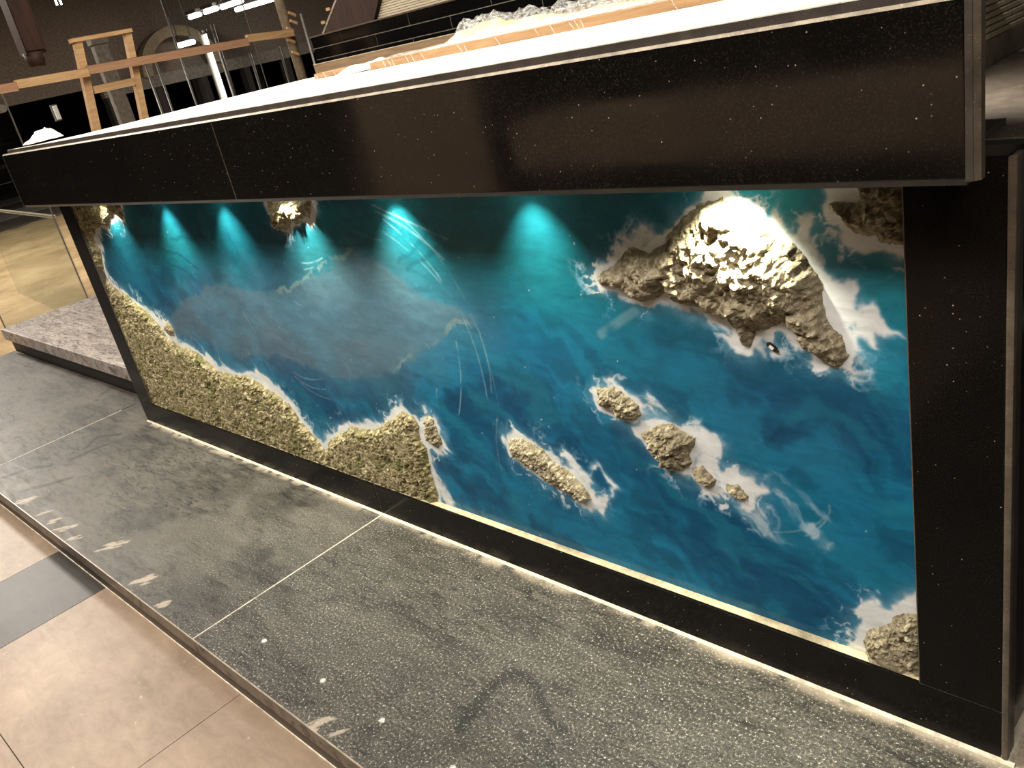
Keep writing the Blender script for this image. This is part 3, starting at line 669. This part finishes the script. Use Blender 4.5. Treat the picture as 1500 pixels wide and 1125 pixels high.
# grey room reflection painted into the sea colour
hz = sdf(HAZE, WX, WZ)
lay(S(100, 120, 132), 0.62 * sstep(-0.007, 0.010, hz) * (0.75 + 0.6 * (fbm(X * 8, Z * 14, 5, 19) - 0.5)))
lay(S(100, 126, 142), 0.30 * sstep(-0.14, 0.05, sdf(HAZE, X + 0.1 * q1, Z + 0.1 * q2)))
for e in (EDGE1, EDGE2):  # pale ragged rims of the painted reflection
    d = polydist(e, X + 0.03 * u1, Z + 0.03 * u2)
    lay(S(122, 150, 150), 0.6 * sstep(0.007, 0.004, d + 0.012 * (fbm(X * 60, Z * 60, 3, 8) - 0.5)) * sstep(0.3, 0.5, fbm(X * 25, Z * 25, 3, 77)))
for w, a, pl in DARKS:
    d = polydist(pl, X + 0.02 * u1, Z + 0.02 * u2); ww = w * 0.0028
    lay(S(8, 52, 76), a * 0.9 * sstep(ww, ww * 0.4, d))
# foam washes
det = fbm(X * 40 + 3 * q1, Z * 40 + 3 * q2, 5, 12)
web = ridge(X * 16 + 1.6 * u1 + 2 * q1, Z * 16 + 1.6 * u2 + 2 * q2, 4, 23)
foam = np.zeros_like(X)
for key, (a, pl) in FOAM.items():
    p = np.array(pl); x0, z0 = p.min(0) - 0.08; x1, z1 = p.max(0) + 0.08
    k = (X > x0) & (X < x1) & (Z > z0) & (Z < z1)
    d = sdf(pl, WX[k], WZ[k])
    soft = sstep(-0.030, 0.02, d) * 0.42 * sstep(0.25, 0.72, fbm(R1[k] * 22 + 3 * q1[k], R2[k] * 34 + 3 * q2[k], 4, 55))
    core = sstep(-0.008, 0.012, d) * sstep(0.28, 0.62, det[k] * 0.5 + web[k] * 0.42 + 4.0 * np.clip(d, -0.02, 0.03))
    f = a * np.clip(soft + core * 0.85, 0, 1)
    if a < 0.6:
        f = f * (0.25 + 1.3 * sstep(0.36, 0.72, fbm(R1[k] * 14 + 4 * q1[k], R2[k] * 60 + 6 * q2[k], 4, 71)))
    foam[k] = 1 - (1 - foam[k]) * (1 - f)
ISD = {}
for key, pl in ISLES.items():
    p = np.array(pl); x0, z0 = p.min(0) - 0.12; x1, z1 = p.max(0) + 0.12
    k = (X > x0) & (X < x1) & (Z > z0) & (Z < z1)
    d = -sdf(pl, X[k] + 0.03 * u1[k] + 0.015 * q1[k], Z[k] + 0.03 * u2[k] + 0.015 * q2[k])
    w = {'big': 0.022, 'topright': 0.022, 'H': 0.028, 'G': 0.026, 'J': 0.03, 'E': 0.026}.get(key, 0.018)
    ring = sstep(w * 0.9, w * 0.05, d + w * 0.9 * (det[k] - 0.35)) * 0.95
    glow = 0.42 * np.exp(-np.clip(d, 0, 1) / (w * 1.3)) * (0.4 + 0.9 * det[k])
    wisps = sstep(w * 4.0, 0, d) * sstep(0.74, 0.92, web[k]) * 0.55
    f = np.clip(ring + glow + wisps, 0, 1)
    foam[k] = 1 - (1 - foam[k]) * (1 - f)
lay(S(120, 172, 200), 0.75 * sstep(0.05, 0.45, foam))
lay(S(240, 243, 244), 0.97 * sstep(0.28, 0.75, foam))
# thin scratches and wipe marks
for w, a, pl in STROKES:
    p = np.array(pl); x0, z0 = p.min(0) - 0.03; x1, z1 = p.max(0) + 0.03
    k = (X > x0) & (X < x1) & (Z > z0) & (Z < z1)
    d = np.full(X.shape, 1.0); ww = max(w * 0.0016, 0.0022)
    d[k] = polydist(pl, X[k], Z[k])
    lay(S(150, 190, 200), a * sstep(ww * 1.2, ww * 0.3, d) * sstep(0.25, 0.55, fbm(X * 22, Z * 22, 3, 66)))
# white specks of spray
lay(S(225, 230, 228), 0.7 * (vnoise(X * 150, Z * 150, 90) > 0.992))
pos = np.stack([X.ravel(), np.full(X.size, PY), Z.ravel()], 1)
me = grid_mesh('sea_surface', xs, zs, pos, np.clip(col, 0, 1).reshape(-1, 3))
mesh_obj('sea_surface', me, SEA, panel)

# ---- islands: rugged relief growing out of the panel
def island(key, height, step_, amp, freq, mat, label=None, edge=0.02, blocky=0.6, cap=0.06):
    pl = ISLES[key]; p = np.array(pl)
    x0, z0 = np.maximum(p.min(0) - 0.012, (-1.4985, 0.0975)); x1, z1 = np.minimum(p.max(0) + 0.012, (1.4985, 0.944))
    xs = np.arange(x0, x1 + step_, step_).clip(None, x1); zs = np.arange(z0, z1 + step_, step_).clip(None, z1)
    X, Z = np.meshgrid(xs, zs)
    s = sum(map(ord, key))
    d = sdf(pl, X + 0.020 * (fbm(X * 40, Z * 40, 4, s) - 0.5), Z + 0.020 * (fbm(X * 40, Z * 40, 4, s + 9) - 0.5))
    up_ = 1 - np.exp(-np.clip(d, 0, 1) / edge)
    wx_ = X + 0.010 * (fbm(X * 60, Z * 60, 3, s + 21) - 0.5); wz_ = Z + 0.010 * (fbm(X * 60, Z * 60, 3, s + 22) - 0.5)
    lump = 1 - worley(wx_ * freq, wz_ * freq, s % 5) ; crumb = 1 - worley(wx_ * freq * 2.6, wz_ * freq * 2.6, s % 3)
    grain = fbm(X * freq * 5.5, Z * freq * 5.5, 2, s + 6) - 0.5
    big = fbm(X * freq * 0.35, Z * freq * 0.35, 3, s + 2) - 0.5
    r = blocky * (lump - 0.45) * 1.3 + (1.2 - blocky) * (crumb - 0.45) * 0.9 + 0.7 * grain + 0.9 * big
    h = up_ * (height * (0.45 + 0.55 * up_) + amp * r * 1.6)
    h = np.where(d > 0, np.maximum(h, 0.001), -0.004)
    h = np.where((d > -step_) & (d <= 0), -0.0015, h)
    h = np.minimum(h, cap)
    # sideways jitter makes overhanging crumbs
    jx = 0.5 * amp * (fbm(X * freq * 3, Z * freq * 3, 3, s + 14) - 0.5) * up_; jz = 0.5 * amp * (fbm(X * freq * 3, Z * freq * 3, 3, s + 17) - 0.5) * up_
    PX = np.clip(X + jx, -1.4985, 1.4985); PZ = np.clip(Z + jz, 0.0975, 0.944)
    pos = np.stack([PX.ravel(), PY - h.ravel(), PZ.ravel()], 1)
    nx, nz = len(xs), len(zs)
    I, J = np.meshgrid(np.arange(nx - 1), np.arange(nz - 1))
    a = (J * nx + I).ravel(); quads = np.stack([a, a + 1, a + 1 + nx, a + nx], 1)
    keep = (d.ravel()[quads] > -step_ * 1.5).any(1)
    quads = quads[keep]
    used = np.unique(quads); remap = np.zeros(nx * nz, np.int32); remap[used] = np.arange(len(used))
    me = bpy.data.meshes.new('island'); set_mesh(me, pos[used], remap[quads].astype(np.int32))
    me.polygons.foreach_set('use_smooth', np.zeros(len(quads), bool))
    o = mesh_obj('island', me, mat, panel)
    if label: o['label'] = label
    return o
island('big', 0.036, 0.0024, 0.016, 24, ROCK, 'largest khaki rock island glowing under a downlight', 0.016, 0.8)
island('topright', 0.022, 0.0025, 0.011, 40, ROCK, 'brown rock headland in the upper right corner', 0.010)
island('A', 0.020, 0.0017, 0.011, 48, ROCK, 'uppermost islet of the chain of four', 0.009)
island('B', 0.024, 0.0017, 0.013, 42, ROCK, 'widest islet of the chain of four', 0.011)
island('C', 0.015, 0.0017, 0.008, 60, ROCK, 'third islet of the chain of four', 0.008)
island('D', 0.011, 0.0017, 0.006, 60, ROCK, 'lowest islet of the chain of four with white wake', 0.007)
island('E', 0.020, 0.0017, 0.011, 46, ROCK, 'long narrow slanting islet in mid sea', 0.010)
island('F', 0.014, 0.002, 0.009, 50, ROCK, 'small upright islet beside the lower headland', 0.009)
island('G', 0.015, 0.0024, 0.012, 42, MOSS, 'triangular rocky headland at the lower edge', 0.010, 0.6, 0.021)
island('H', 0.015, 0.0032, 0.013, 44, MOSS, 'long mossy coastline along the left and lower edge', 0.010, 0.6, 0.021)
island('Hs', 0.014, 0.003, 0.006, 45, MOSS, 'tiny spur in the upper left corner', 0.008)
island('sandrock', 0.010, 0.0025, 0.005, 50, ROCK, 'tiny pale rock just off the long coastline', 0.006)
island('I', 0.026, 0.0024, 0.014, 38, ROCK, 'small rock islet hanging from the top edge', 0.010)
island('J', 0.014, 0.002, 0.011, 44, ROCK, 'rock headland in the lower right corner', 0.010, 0.6, 0.019)
# boat in the bay
bm = bmesh.new()
hull = [(-0.011, 0.0), (-0.008, 0.0036), (0.006, 0.0036), (0.012, 0.0), (0.006, -0.0036), (-0.008, -0.0036)]
lo = [bm.verts.new((x, -0.0002, z)) for x, z in hull]; hi = [bm.verts.new((x * 1.08, -0.0042, z * 1.15)) for x, z in hull]
for i in range(6): bm.faces.new((lo[i], lo[(i + 1) % 6], hi[(i + 1) % 6], hi[i]))
bm.faces.new(hi); bm.faces.new(lo[::-1]); bmesh.ops.recalc_face_normals(bm, faces=bm.faces[:])
M4 = Matrix.Translation((1.283, PY, 0.657)) @ Matrix.Rotation(math.radians(38), 4, 'Y')
bm.transform(M4)
me = bpy.data.meshes.new('boat'); bm.to_mesh(me); bm.free()
boat = mesh_obj('boat', me, RISER_DARK, panel); boat['label'] = 'tiny dark boat in the bay of the largest island'
cb = box('cabin', -0.005, 0.003, -0.0066, -0.004, -0.002, 0.002, PAPER, boat, 0.0004)
cb.data.transform(M4)

# ------------------------------------------------------------------ things on the counter top
def crumple(name, x0, x1, y0, y1, z0, hgt, mat, parent, seed, nx=44, ny=12, tilt=0.0):
    xs = np.linspace(x0, x1, nx); ys = np.linspace(y0, y1, ny)
    X, Y = np.meshgrid(xs, ys)
    e = np.minimum(np.minimum((X - x0), (x1 - X)) / (0.12 * (x1 - x0)), np.minimum((Y - y0), (y1 - Y)) / (0.2 * (y1 - y0))).clip(0, 1)
    k = 0.25 + 1.2 * np.clip(ridge(X * 7, Y * 12, 3, seed) * 1.2 - 0.45, 0, 1) * (0.35 + 0.9 * vnoise(X * 11, Y * 4, seed + 2))
    jx = 0.03 * (fbm(X * 20, Y * 20, 3, seed + 5) - 0.5); jy = 0.03 * (fbm(X * 20, Y * 20, 3, seed + 8) - 0.5)
    Zq = z0 + hgt * k * (0.15 + 0.85 * e) + tilt * (Y - y0)
    me = grid_mesh(name, xs, ys, np.stack([(X + jx).ravel(), (Y + jy).ravel(), Zq.ravel()], 1), smooth=False)
    o = mesh_obj(name, me, mat, parent)
    return o

t = thing('wrapped_board', 'long brown board in clear wrap, nearest the front of the pale counter top', 'board', group='wrapped boards on the counter top')
box('board', -0.25, 1.45, 0.55, 0.70, TZ, TZ + 0.021, BOARD, t, 0.002)
crumple('plastic_wrap', -0.255, 1.45, 0.548, 0.66, TZ + 0.0215, 0.012, WRAP, t, 3, 120, 10)
for k in range(16):
    x = random.uniform(-0.22, 1.0)
    s = 0.016 * random.uniform(0.5, 1)
    prism('wrap_crease', [(x, TZ + 0.001), (x + 0.002, TZ + 0.001), (x - s + 0.002, TZ + 0.0205), (x - s, TZ + 0.0205)], 'y', 0.5486, 0.5494, WRAP, t)
f = thing('packing_foam', 'yellowish packing foam heaped behind the front wrapped board', 'packing foam')
crumple('foam_sheet', -0.22, 0.62, 0.72, 0.86, TZ + 0.018, 0.026, FOAMSHEET, f, 9, 60, 12)
crumple('foam_sheet', -0.12, 0.25, 0.74, 0.90, TZ + 0.022, 0.040, FOAMSHEET, f, 19, 40, 12)
p = thing('plastic_film', 'crumpled clear plastic film standing up behind the packing foam', 'plastic film')
crumple('film', -0.26, 0.16, 0.88, 0.955, TZ + 0.010, 0.085, WRAP, p, 29, 50, 12)
crumple('film', 0.12, 0.62, 0.88, 0.955, TZ + 0.02, 0.06, WRAP, p, 33, 60, 12)
t = thing('wrapped_board', 'shorter rounded board in clear wrap, leftmost on the counter top', 'board', group='wrapped boards on the counter top')
box('board', -0.80, 0.10, 0.715, 0.80, TZ, TZ + 0.018, BOARD, t, 0.006)
for k in range(7):
    x = -0.78 + k * 0.06 + random.uniform(-0.01, 0.01)
    prism('wrap_crease', [(x, TZ + 0.001), (x + 0.003, TZ + 0.001), (x - 0.007, TZ + 0.017), (x - 0.01, TZ + 0.017)], 'y', 0.7136, 0.7144, WRAP, t)
crumple('plastic_wrap', -0.45, -0.29, 0.56, 0.69, TZ + 0.001, 0.03, PAPER, t, 53, 26, 12)
t = thing('grey_board', 'greyish brown board standing behind the wrapped boards', 'board')
box('board', -1.16, 0.75, 0.965, 1.00, TZ, TZ + 0.045, BOARD_GREY, t, 0.002)
box('top_edge', -1.16, 0.75, 0.964, 1.001, TZ + 0.045, TZ + 0.047, EDGE_LIGHT, t)
t = crumple('crumpled_paper', -1.41, -1.26, -0.10, -0.01, TZ + 0.001, 0.055, PAPER, None, 61, 26, 14)
tag(t, 'crumpled white paper at the left end of the counter top', 'paper')

# ------------------------------------------------------------------ lower worktop seen under the open right end
t = thing('inner_worktop', 'grey stone worktop behind the counter front at its open right end', 'worktop')
box('slab', 0.3, 1.595, 0.385, 1.65, 0.875, 0.90, GREYSTONE, t, 0.002)
box('edge_strip', 0.3, 1.595, 0.383, 0.3848, 0.875, 0.881, EDGE_LIGHT, t)
box('cabinet', 0.3, 1.595, 0.42, 1.65, 0.0, 0.875, RISER_DARK, t)
t = thing('board_stack', 'stack of thin pale boards lying on the grey inner worktop', 'board stack')
for k in range(7):
    box('board', 0.62, 1.285 - 0.004 * k, 0.79, 1.60 - 0.01 * k, 0.955 + k * 0.0125, 0.9645 + k * 0.0125, RIBBED, t, 0.001)
box('bearer', 0.62, 1.288, 0.80, 1.60, 0.9005, 0.954, GREYSTONE, t, 0.002)

t = thing('added_strip_light', 'added thin strip light under the counter top at its open right end', 'strip lamp')  # no known source here; added to light the inner worktop and boards
box('housing', 0.75, 1.50, 0.575, 0.61, 1.126, 1.1355, METAL, t)
box('added_baffle', 0.70, 1.58, 0.568, 0.574, 1.092, 1.1355, METAL, t)  # added to keep the strip's light off the dark end parts
box('diffuser', 0.76, 1.49, 0.580, 0.605, 1.123, 1.126, LAMPFACE, t)
a_ = area('added_strip_glow', (1.12, 0.592, 1.1215), 0.7, 0.02, 2.6, (1.0, 0.93, 0.82)); a_.parent = t
# ------------------------------------------------------------------ black tiled back wall
structure_wall = structure(box('wall_bar_back', -2.672, 4.9, 2.0035, 2.10, FZ, 1.328, GROUT))
bt, nt_, b_ = new_mat('black_glazed_tile', gray(0.004), 0.12, 0.5)
me_cache = {}
row_h = 0.0605
for r in range(23):
    z1 = 1.328 - r * row_h
    off = -2.38 if r % 2 == 0 else -2.067
    xsj = [off + 0.611 * k for k in range(-1, 9)]
    for a, b2 in zip(xsj[:-1], xsj[1:]):
        a = max(a, -2.672); 
        if b2 - a < 0.05: continue
        box('tile', a + 0.0023, b2 - 0.0023, 2.0, 2.0035, z1 - row_h + 0.0018, z1 - 0.0018, bt, structure_wall, 0.0008)
box('coping', -2.68, 4.9, 1.996, 2.11, 1.3285, 1.336, EDGE, structure_wall)
t = thing('leaning_board', 'dark brown sheet board with a pale left edge behind the black tiled wall', 'board')
prism('sheet', [(-2.70, 1.337), (-2.205, 1.337), (-1.95, 1.62), (-2.16, 1.72)], 'y', 2.12, 2.15, DARKWOOD, t)
prism('edge_strip', [(-2.725, 1.337), (-2.702, 1.337), (-2.162, 1.722), (-2.185, 1.722)], 'y', 2.118, 2.15, EDGE_LIGHT, t)
for k in range(3):
    zc = 1.39 + 0.06 * k; xc = -2.70 + (zc - 1.337) * 1.4 - 0.03
    box('clip', xc - 0.03, xc + 0.005, 2.11, 2.117, zc, zc + 0.016, PINE, t)
t = thing('ribbed_panel', 'pale panel of fine horizontal ribs behind the black tiled wall', 'panel')
prism('sheet', [(-2.19, 1.337), (-0.9, 1.337), (-0.9, 1.62), (-1.93, 1.62)], 'y', 2.155, 2.17, GREYSTONE, t)
for k in range(22):
    z = 1.340 + k * 0.0125; x0 = -2.19 + (z - 1.337) * 0.92
    box('rib', x0, -0.9, 2.140, 2.155, z, z + 0.0105, RIBBED, t, 0.002)

# ------------------------------------------------------------------ timber frame and rail at the back left
TX = -3.5
t = thing('timber_trestle', 'raw pine trestle frame standing behind the left end of the counter', 'trestle')
bar('leg', (TX, 0.785, 0.158), (TX, 1.020, 1.585), 0.042, 0.042, PINE, t)
bar('leg', (TX, 1.085, 0.158), (TX, 1.318, 1.578), 0.042, 0.038, PINE, t)
bar('top_bar', (TX, 0.985, 1.592), (TX, 1.345, 1.592), 0.06, 0.022, PINE, t)
bar('rung', (TX + 0.002, 1.005, 1.318), (TX + 0.002, 1.262, 1.318), 0.03, 0.042, PINE, t)
bar('rung', (TX + 0.002, 0.93, 0.72), (TX + 0.002, 1.19, 0.72), 0.03, 0.042, PINE, t)
t = thing('timber_rail', 'long horizontal pine rail of pieced lengths crossing the trestle', 'rail')
for a, b2, m in ((0.3, 0.60, PINE_RED), (0.6, 1.0, PINE), (1.0, 2.05, PINE_RED), (2.05, 2.40, PINE)):
    bar('length', (TX + 0.050, a, 1.425), (TX + 0.050, b2 - 0.001, 1.405 if b2 > 2 else 1.415), 0.034, 0.046, m, t)

# ------------------------------------------------------------------ glass screens
def glass(label, x, y0, y1, z0, z1, clamps=()):
    t = thing('glass_screen', label, 'glass screen', group='clear glass screens')
    box('pane', x - 0.006, x + 0.006, y0, y1, z0, z1, GLASS, t, 0.001)
    for y in (y0, y1):
        box('edge_strip', x - 0.0065, x + 0.0065, y - 0.003, y + 0.003, z0, z1, METAL, t)
    for (y, z) in clamps:
        tube('clamp', (x - 0.03, y, z), (x + 0.03, y, z), 0.022, METAL, t, 16)
    return t
glass('clear glass screen on the left end of the pale platform', -3.855, 0.13, 0.635, 0.148, 1.75, [(0.60, 1.33)])
glass('clear glass screen behind the timber trestle', -6.25, 2.95, 3.75, FZ - 0.008, 2.2, [])

# rods, pipes and columns of the room behind
def rod(label, x, y, z0, z1, r, mat, cat='rod', name='steel_rod', group=None):
    t = thing(name, label, cat, group=group)
    tube('shaft', (x, y, z0), (x, y, z1), r, mat, t, 10)
    tube('foot', (x, y, z0), (x, y, z0 + 0.02), r * 1.8, mat, t, 10)
    return t
B0 = FZ - 0.008
rod('thin steel rod, leftmost behind the timber rail', -6.0, 2.49, B0, 1.47, 0.010, METAL, group='thin steel rods behind')
rod('thin steel rod beside the leftmost one, a little taller', -6.0, 2.59, B0, 1.50, 0.009, METAL, group='thin steel rods behind')
rod('thin steel rod rising left of the lit tube', -6.0, 2.83, B0, 1.82, 0.009, METAL, group='thin steel rods behind')
rod('thin steel rod just right of the lit tube', -6.0, 3.52, B0, 1.40, 0.012, METAL, group='thin steel rods behind')
rod('thin steel rod left of the mottled column', -6.0, 3.85, B0, 1.41, 0.010, METAL, group='thin steel rods behind')
rod('thin steel rod nearest the left end of the black tiled wall', -3.0, 2.2, B0, 1.485, 0.008, METAL, group='thin steel rods behind')
t = thing('standing_tube_lamp', 'bright upright fluorescent tube lamp behind the counter', 'tube lamp')
tube('tube', (-6.0, 3.135, 0.25), (-6.0, 3.135, 1.63), 0.011, TUBE, t, 12)
box('backing', -6.05, -6.025, 3.10, 3.17, B0, 1.66, METAL, t)
tube('cap', (-6.0, 3.135, 1.63), (-6.0, 3.135, 1.67), 0.024, METAL, t, 12)
tube('cap', (-6.0, 3.135, 0.20), (-6.0, 3.135, 0.25), 0.024, METAL, t, 12)
rod('grey pipe right beside the upright tube lamp', -5.98, 3.215, B0, 1.70, 0.018, METAL, 'pipe', 'grey_pipe')
MOTTLE = make_edge_stone('mottled_column', srgb(128, 112, 90), 0.7)
t = thing('mottled_column', 'mottled beige round column with small timber tags left of the black tiles', 'column')
tube('shaft', (-3.5, 2.425, B0), (-3.5, 2.37, 3.3), 0.034, MOTTLE, t, 16)
for z, dy in ((1.52, 0.06), (1.47, 0.05), (1.43, -0.02), (1.36, -0.05), (1.28, -0.04)):
    bar('tag', (-3.455, 2.40 + 0.6 * dy - 0.025, z + 0.01), (-3.455, 2.40 + 0.6 * dy + 0.025, z - 0.015), 0.015, 0.018, PINE, t)
t = thing('grey_column', 'pale grey square column seen through the timber trestle', 'column')
box('shaft', -4.66, -4.60, 1.545, 1.648, B0, 1.62, PLASTER, t, 0.004)
box('cap', -4.67, -4.59, 1.535, 1.658, 1.62, 1.66, PLASTER, t, 0.004)
t = thing('dark_timber_post', 'dark brown timber post hanging from the ceiling at the far left', 'post')
bar('shaft', (-4.0, 0.94, 1.60), (-4.0, 0.96, 3.3), 0.10, 0.12, DARKWOOD, t, 0.01)
tube('end_knob', (-4.0, 0.935, 1.52), (-4.0, 0.94, 1.60), 0.045, DARKWOOD, t, 12, 0.065)
t = thing('wall_strip_lamp', 'short pale strip lamp on the dark wall left of the trestle', 'strip lamp')
box('diffuser', -6.0, -5.985, 1.603, 1.637, 1.205, 1.315, emis('strip_glow', (1.0, 0.92, 0.66, 1), 0.12), t, 0.003)
box('backing', -6.03, -6.0, 1.595, 1.645, 1.195, 1.325, METAL, t)
t = thing('low_glass_panel', 'low glass panel with a pale top rail standing in the sand', 'glass panel')
g0 = Vector((-3.90, 0.655)); g1 = Vector((-6.4, 0.885))
gd = (g1 - g0).normalized(); gn = Vector((-gd.y, gd.x)) * 0.005
prism('pane', [tuple(g0 + gn), tuple(g1 + gn), tuple(g1 - gn), tuple(g0 - gn)], 'z', FZ - 0.03, 0.665, GLASS, t)
bar('top_rail', (g0.x, g0.y, 0.672), (g1.x, g1.y, 0.672), 0.018, 0.014, EDGE_LIGHT, t)

# far wall with the arch
t = structure(thing('wall_arch', 'far wall with a wide arch', 'wall'))
for k in ('label', 'category'):
    if k in t: del t[k]
n_ = 18; cy, cz, ro, ri = 6.75, 1.55, 0.78, 0.60
outer = [(cy + ro * math.cos(a), cz + ro * 0.95 * math.sin(a)) for a in np.linspace(0, math.pi, n_)]
inner = [(cy + ri * math.cos(a), cz + ri * 0.95 * math.sin(a)) for a in np.linspace(math.pi, 0, n_)]
prism('arch_band', outer + inner, 'x', -14.1, -13.9, PLASTER_L, t)
box('lower_wall', -14.1, -13.95, 5.2, 9.6, 1.36, 1.56, PLASTER, t)
for y in (5.2, 6.1, 7.0, 7.9, 8.8):
    box('pier', -14.1, -13.9, y, y + 0.12, FZ - 0.008, 1.36, DARKWALL, t)
box('upper_wall', -14.3, -14.2, 3.0, 12.0, 1.56, 3.3, make_edge_stone('dim_upper_wall', srgb(120, 106, 94), 0.85), t)

# ceiling tubes
def ctube(label, p0, p1, r=0.05):
    t = thing('ceiling_tube_lamp', label, 'tube lamp', group='ceiling tube lamps')
    tube('tube', p0, p1, r, TUBE, t, 10)
    a = Vector(p0); b_ = Vector(p1)
    bar('tray', a + Vector((0, 0, r + 0.03)), b_ + Vector((0, 0, r + 0.03)), 0.14, 0.05, METAL, t)
    for q in (a.lerp(b_, 0.1), a.lerp(b_, 0.9)):
        tube('hanger', q + Vector((0, 0, r + 0.05)), (q.x, q.y, 3.30), 0.008, METAL, t, 6)
ctube('small far ceiling tube lamp, leftmost of the bright row', (-12.89, 6.63, 2.29), (-12.55, 6.65, 2.29), 0.035)
ctube('ceiling tube lamp second from the left of the bright row', (-12.38, 6.65, 2.29), (-12.00, 6.68, 2.29), 0.035)
ctube('ceiling tube lamp third from the left of the bright row', (-12.03, 6.78, 2.29), (-11.40, 6.80, 2.29), 0.035)
ctube('longest ceiling tube lamp at the right of the bright row', (-13.03, 7.60, 2.29), (-11.75, 7.86, 2.29), 0.035)
for y, lab in ((1.947, 'left one of two short upright tube lamps at the top left'), (1.982, 'right one of two short upright tube lamps at the top left')):
    t = thing('short_tube_lamp', lab, 'tube lamp', group='short upright tube lamps')
    tube('tube', (-6.0, y, 2.045), (-6.0, y, 2.20), 0.008, TUBE, t, 10)
    tube('hanger', (-6.0, y, 2.20), (-6.0, y, 3.30), 0.004, METAL, t, 6)
ctube('ceiling tube lamp seen before the arch', (-13.6, 6.62, 1.93), (-13.2, 6.72, 1.93), 0.04)

# ------------------------------------------------------------------ fixtures of the room lamps and added fill lights (out of frame)
for (loc, sx, sy, w), lab in zip(CEILING_LAMPS_AND_FILLS, ('ceiling panel lamp over the left part of the step', 'ceiling panel lamp over the right part of the floor', 'ceiling panel lamp over the pale platform', 'added ceiling fill panel behind the counter, before the black tiled wall', 'longest added ceiling fill panel over the far sandy hall', 'added ceiling fill panel before the far arch')):
    t = thing('ceiling_lamp_or_fill', lab, 'ceiling lamp', group='ceiling panel lamps and added fills')
    x, y, z = loc
    box('frame', x - sx / 2 - 0.03, x + sx / 2 + 0.03, y - sy / 2 - 0.03, y + sy / 2 + 0.03, z + 0.03, 3.30, METAL, t)
    box('diffuser', x - sx / 2, x + sx / 2, y - sy / 2, y + sy / 2, z + 0.01, z + 0.03, LAMPFACE, t)
x, y, z = COUNTER_LAMP[0]
t = thing('linear_pendant', 'long slim pendant lamp over the pale counter top', 'pendant lamp')
box('housing', x - 1.5, x + 1.5, y - 0.05, y + 0.05, z + 0.02, z + 0.07, DARKMETAL, t)
box('diffuser', x - 1.48, x + 1.48, y - 0.04, y + 0.04, z + 0.005, z + 0.02, LAMPFACE, t)
for k in (-1.2, 1.2):
    tube('cable', (x + k, y, z + 0.07), (x + k, y, 3.30), 0.004, DARKMETAL, t, 6)

# things across the aisle, behind the camera (they mirror in the black granite)
t = thing('plywood_sheet', 'tall plywood sheet standing across the aisle', 'plywood sheet')
box('sheet', -3.55, -2.25, -3.05, -3.02, FZ, 1.15, PLY, t, 0.002)
t = thing('plywood_bench', 'low plywood bench across the aisle', 'bench')
box('fascia', -1.98, 2.6, -3.03, -3.0, 0.325, 0.61, PLY, t, 0.002)
box('seat', -1.98, 2.6, -3.5, -3.03, 0.58, 0.61, PLY, t, 0.002)
for x in (-1.9, 0.3, 2.5):
    box('leg', x - 0.03, x + 0.03, -3.45, -3.38, FZ, 0.58, DARKWOOD, t)
    box('leg', x - 0.03, x + 0.03, -3.12, -3.06, FZ, 0.58, DARKWOOD, t)
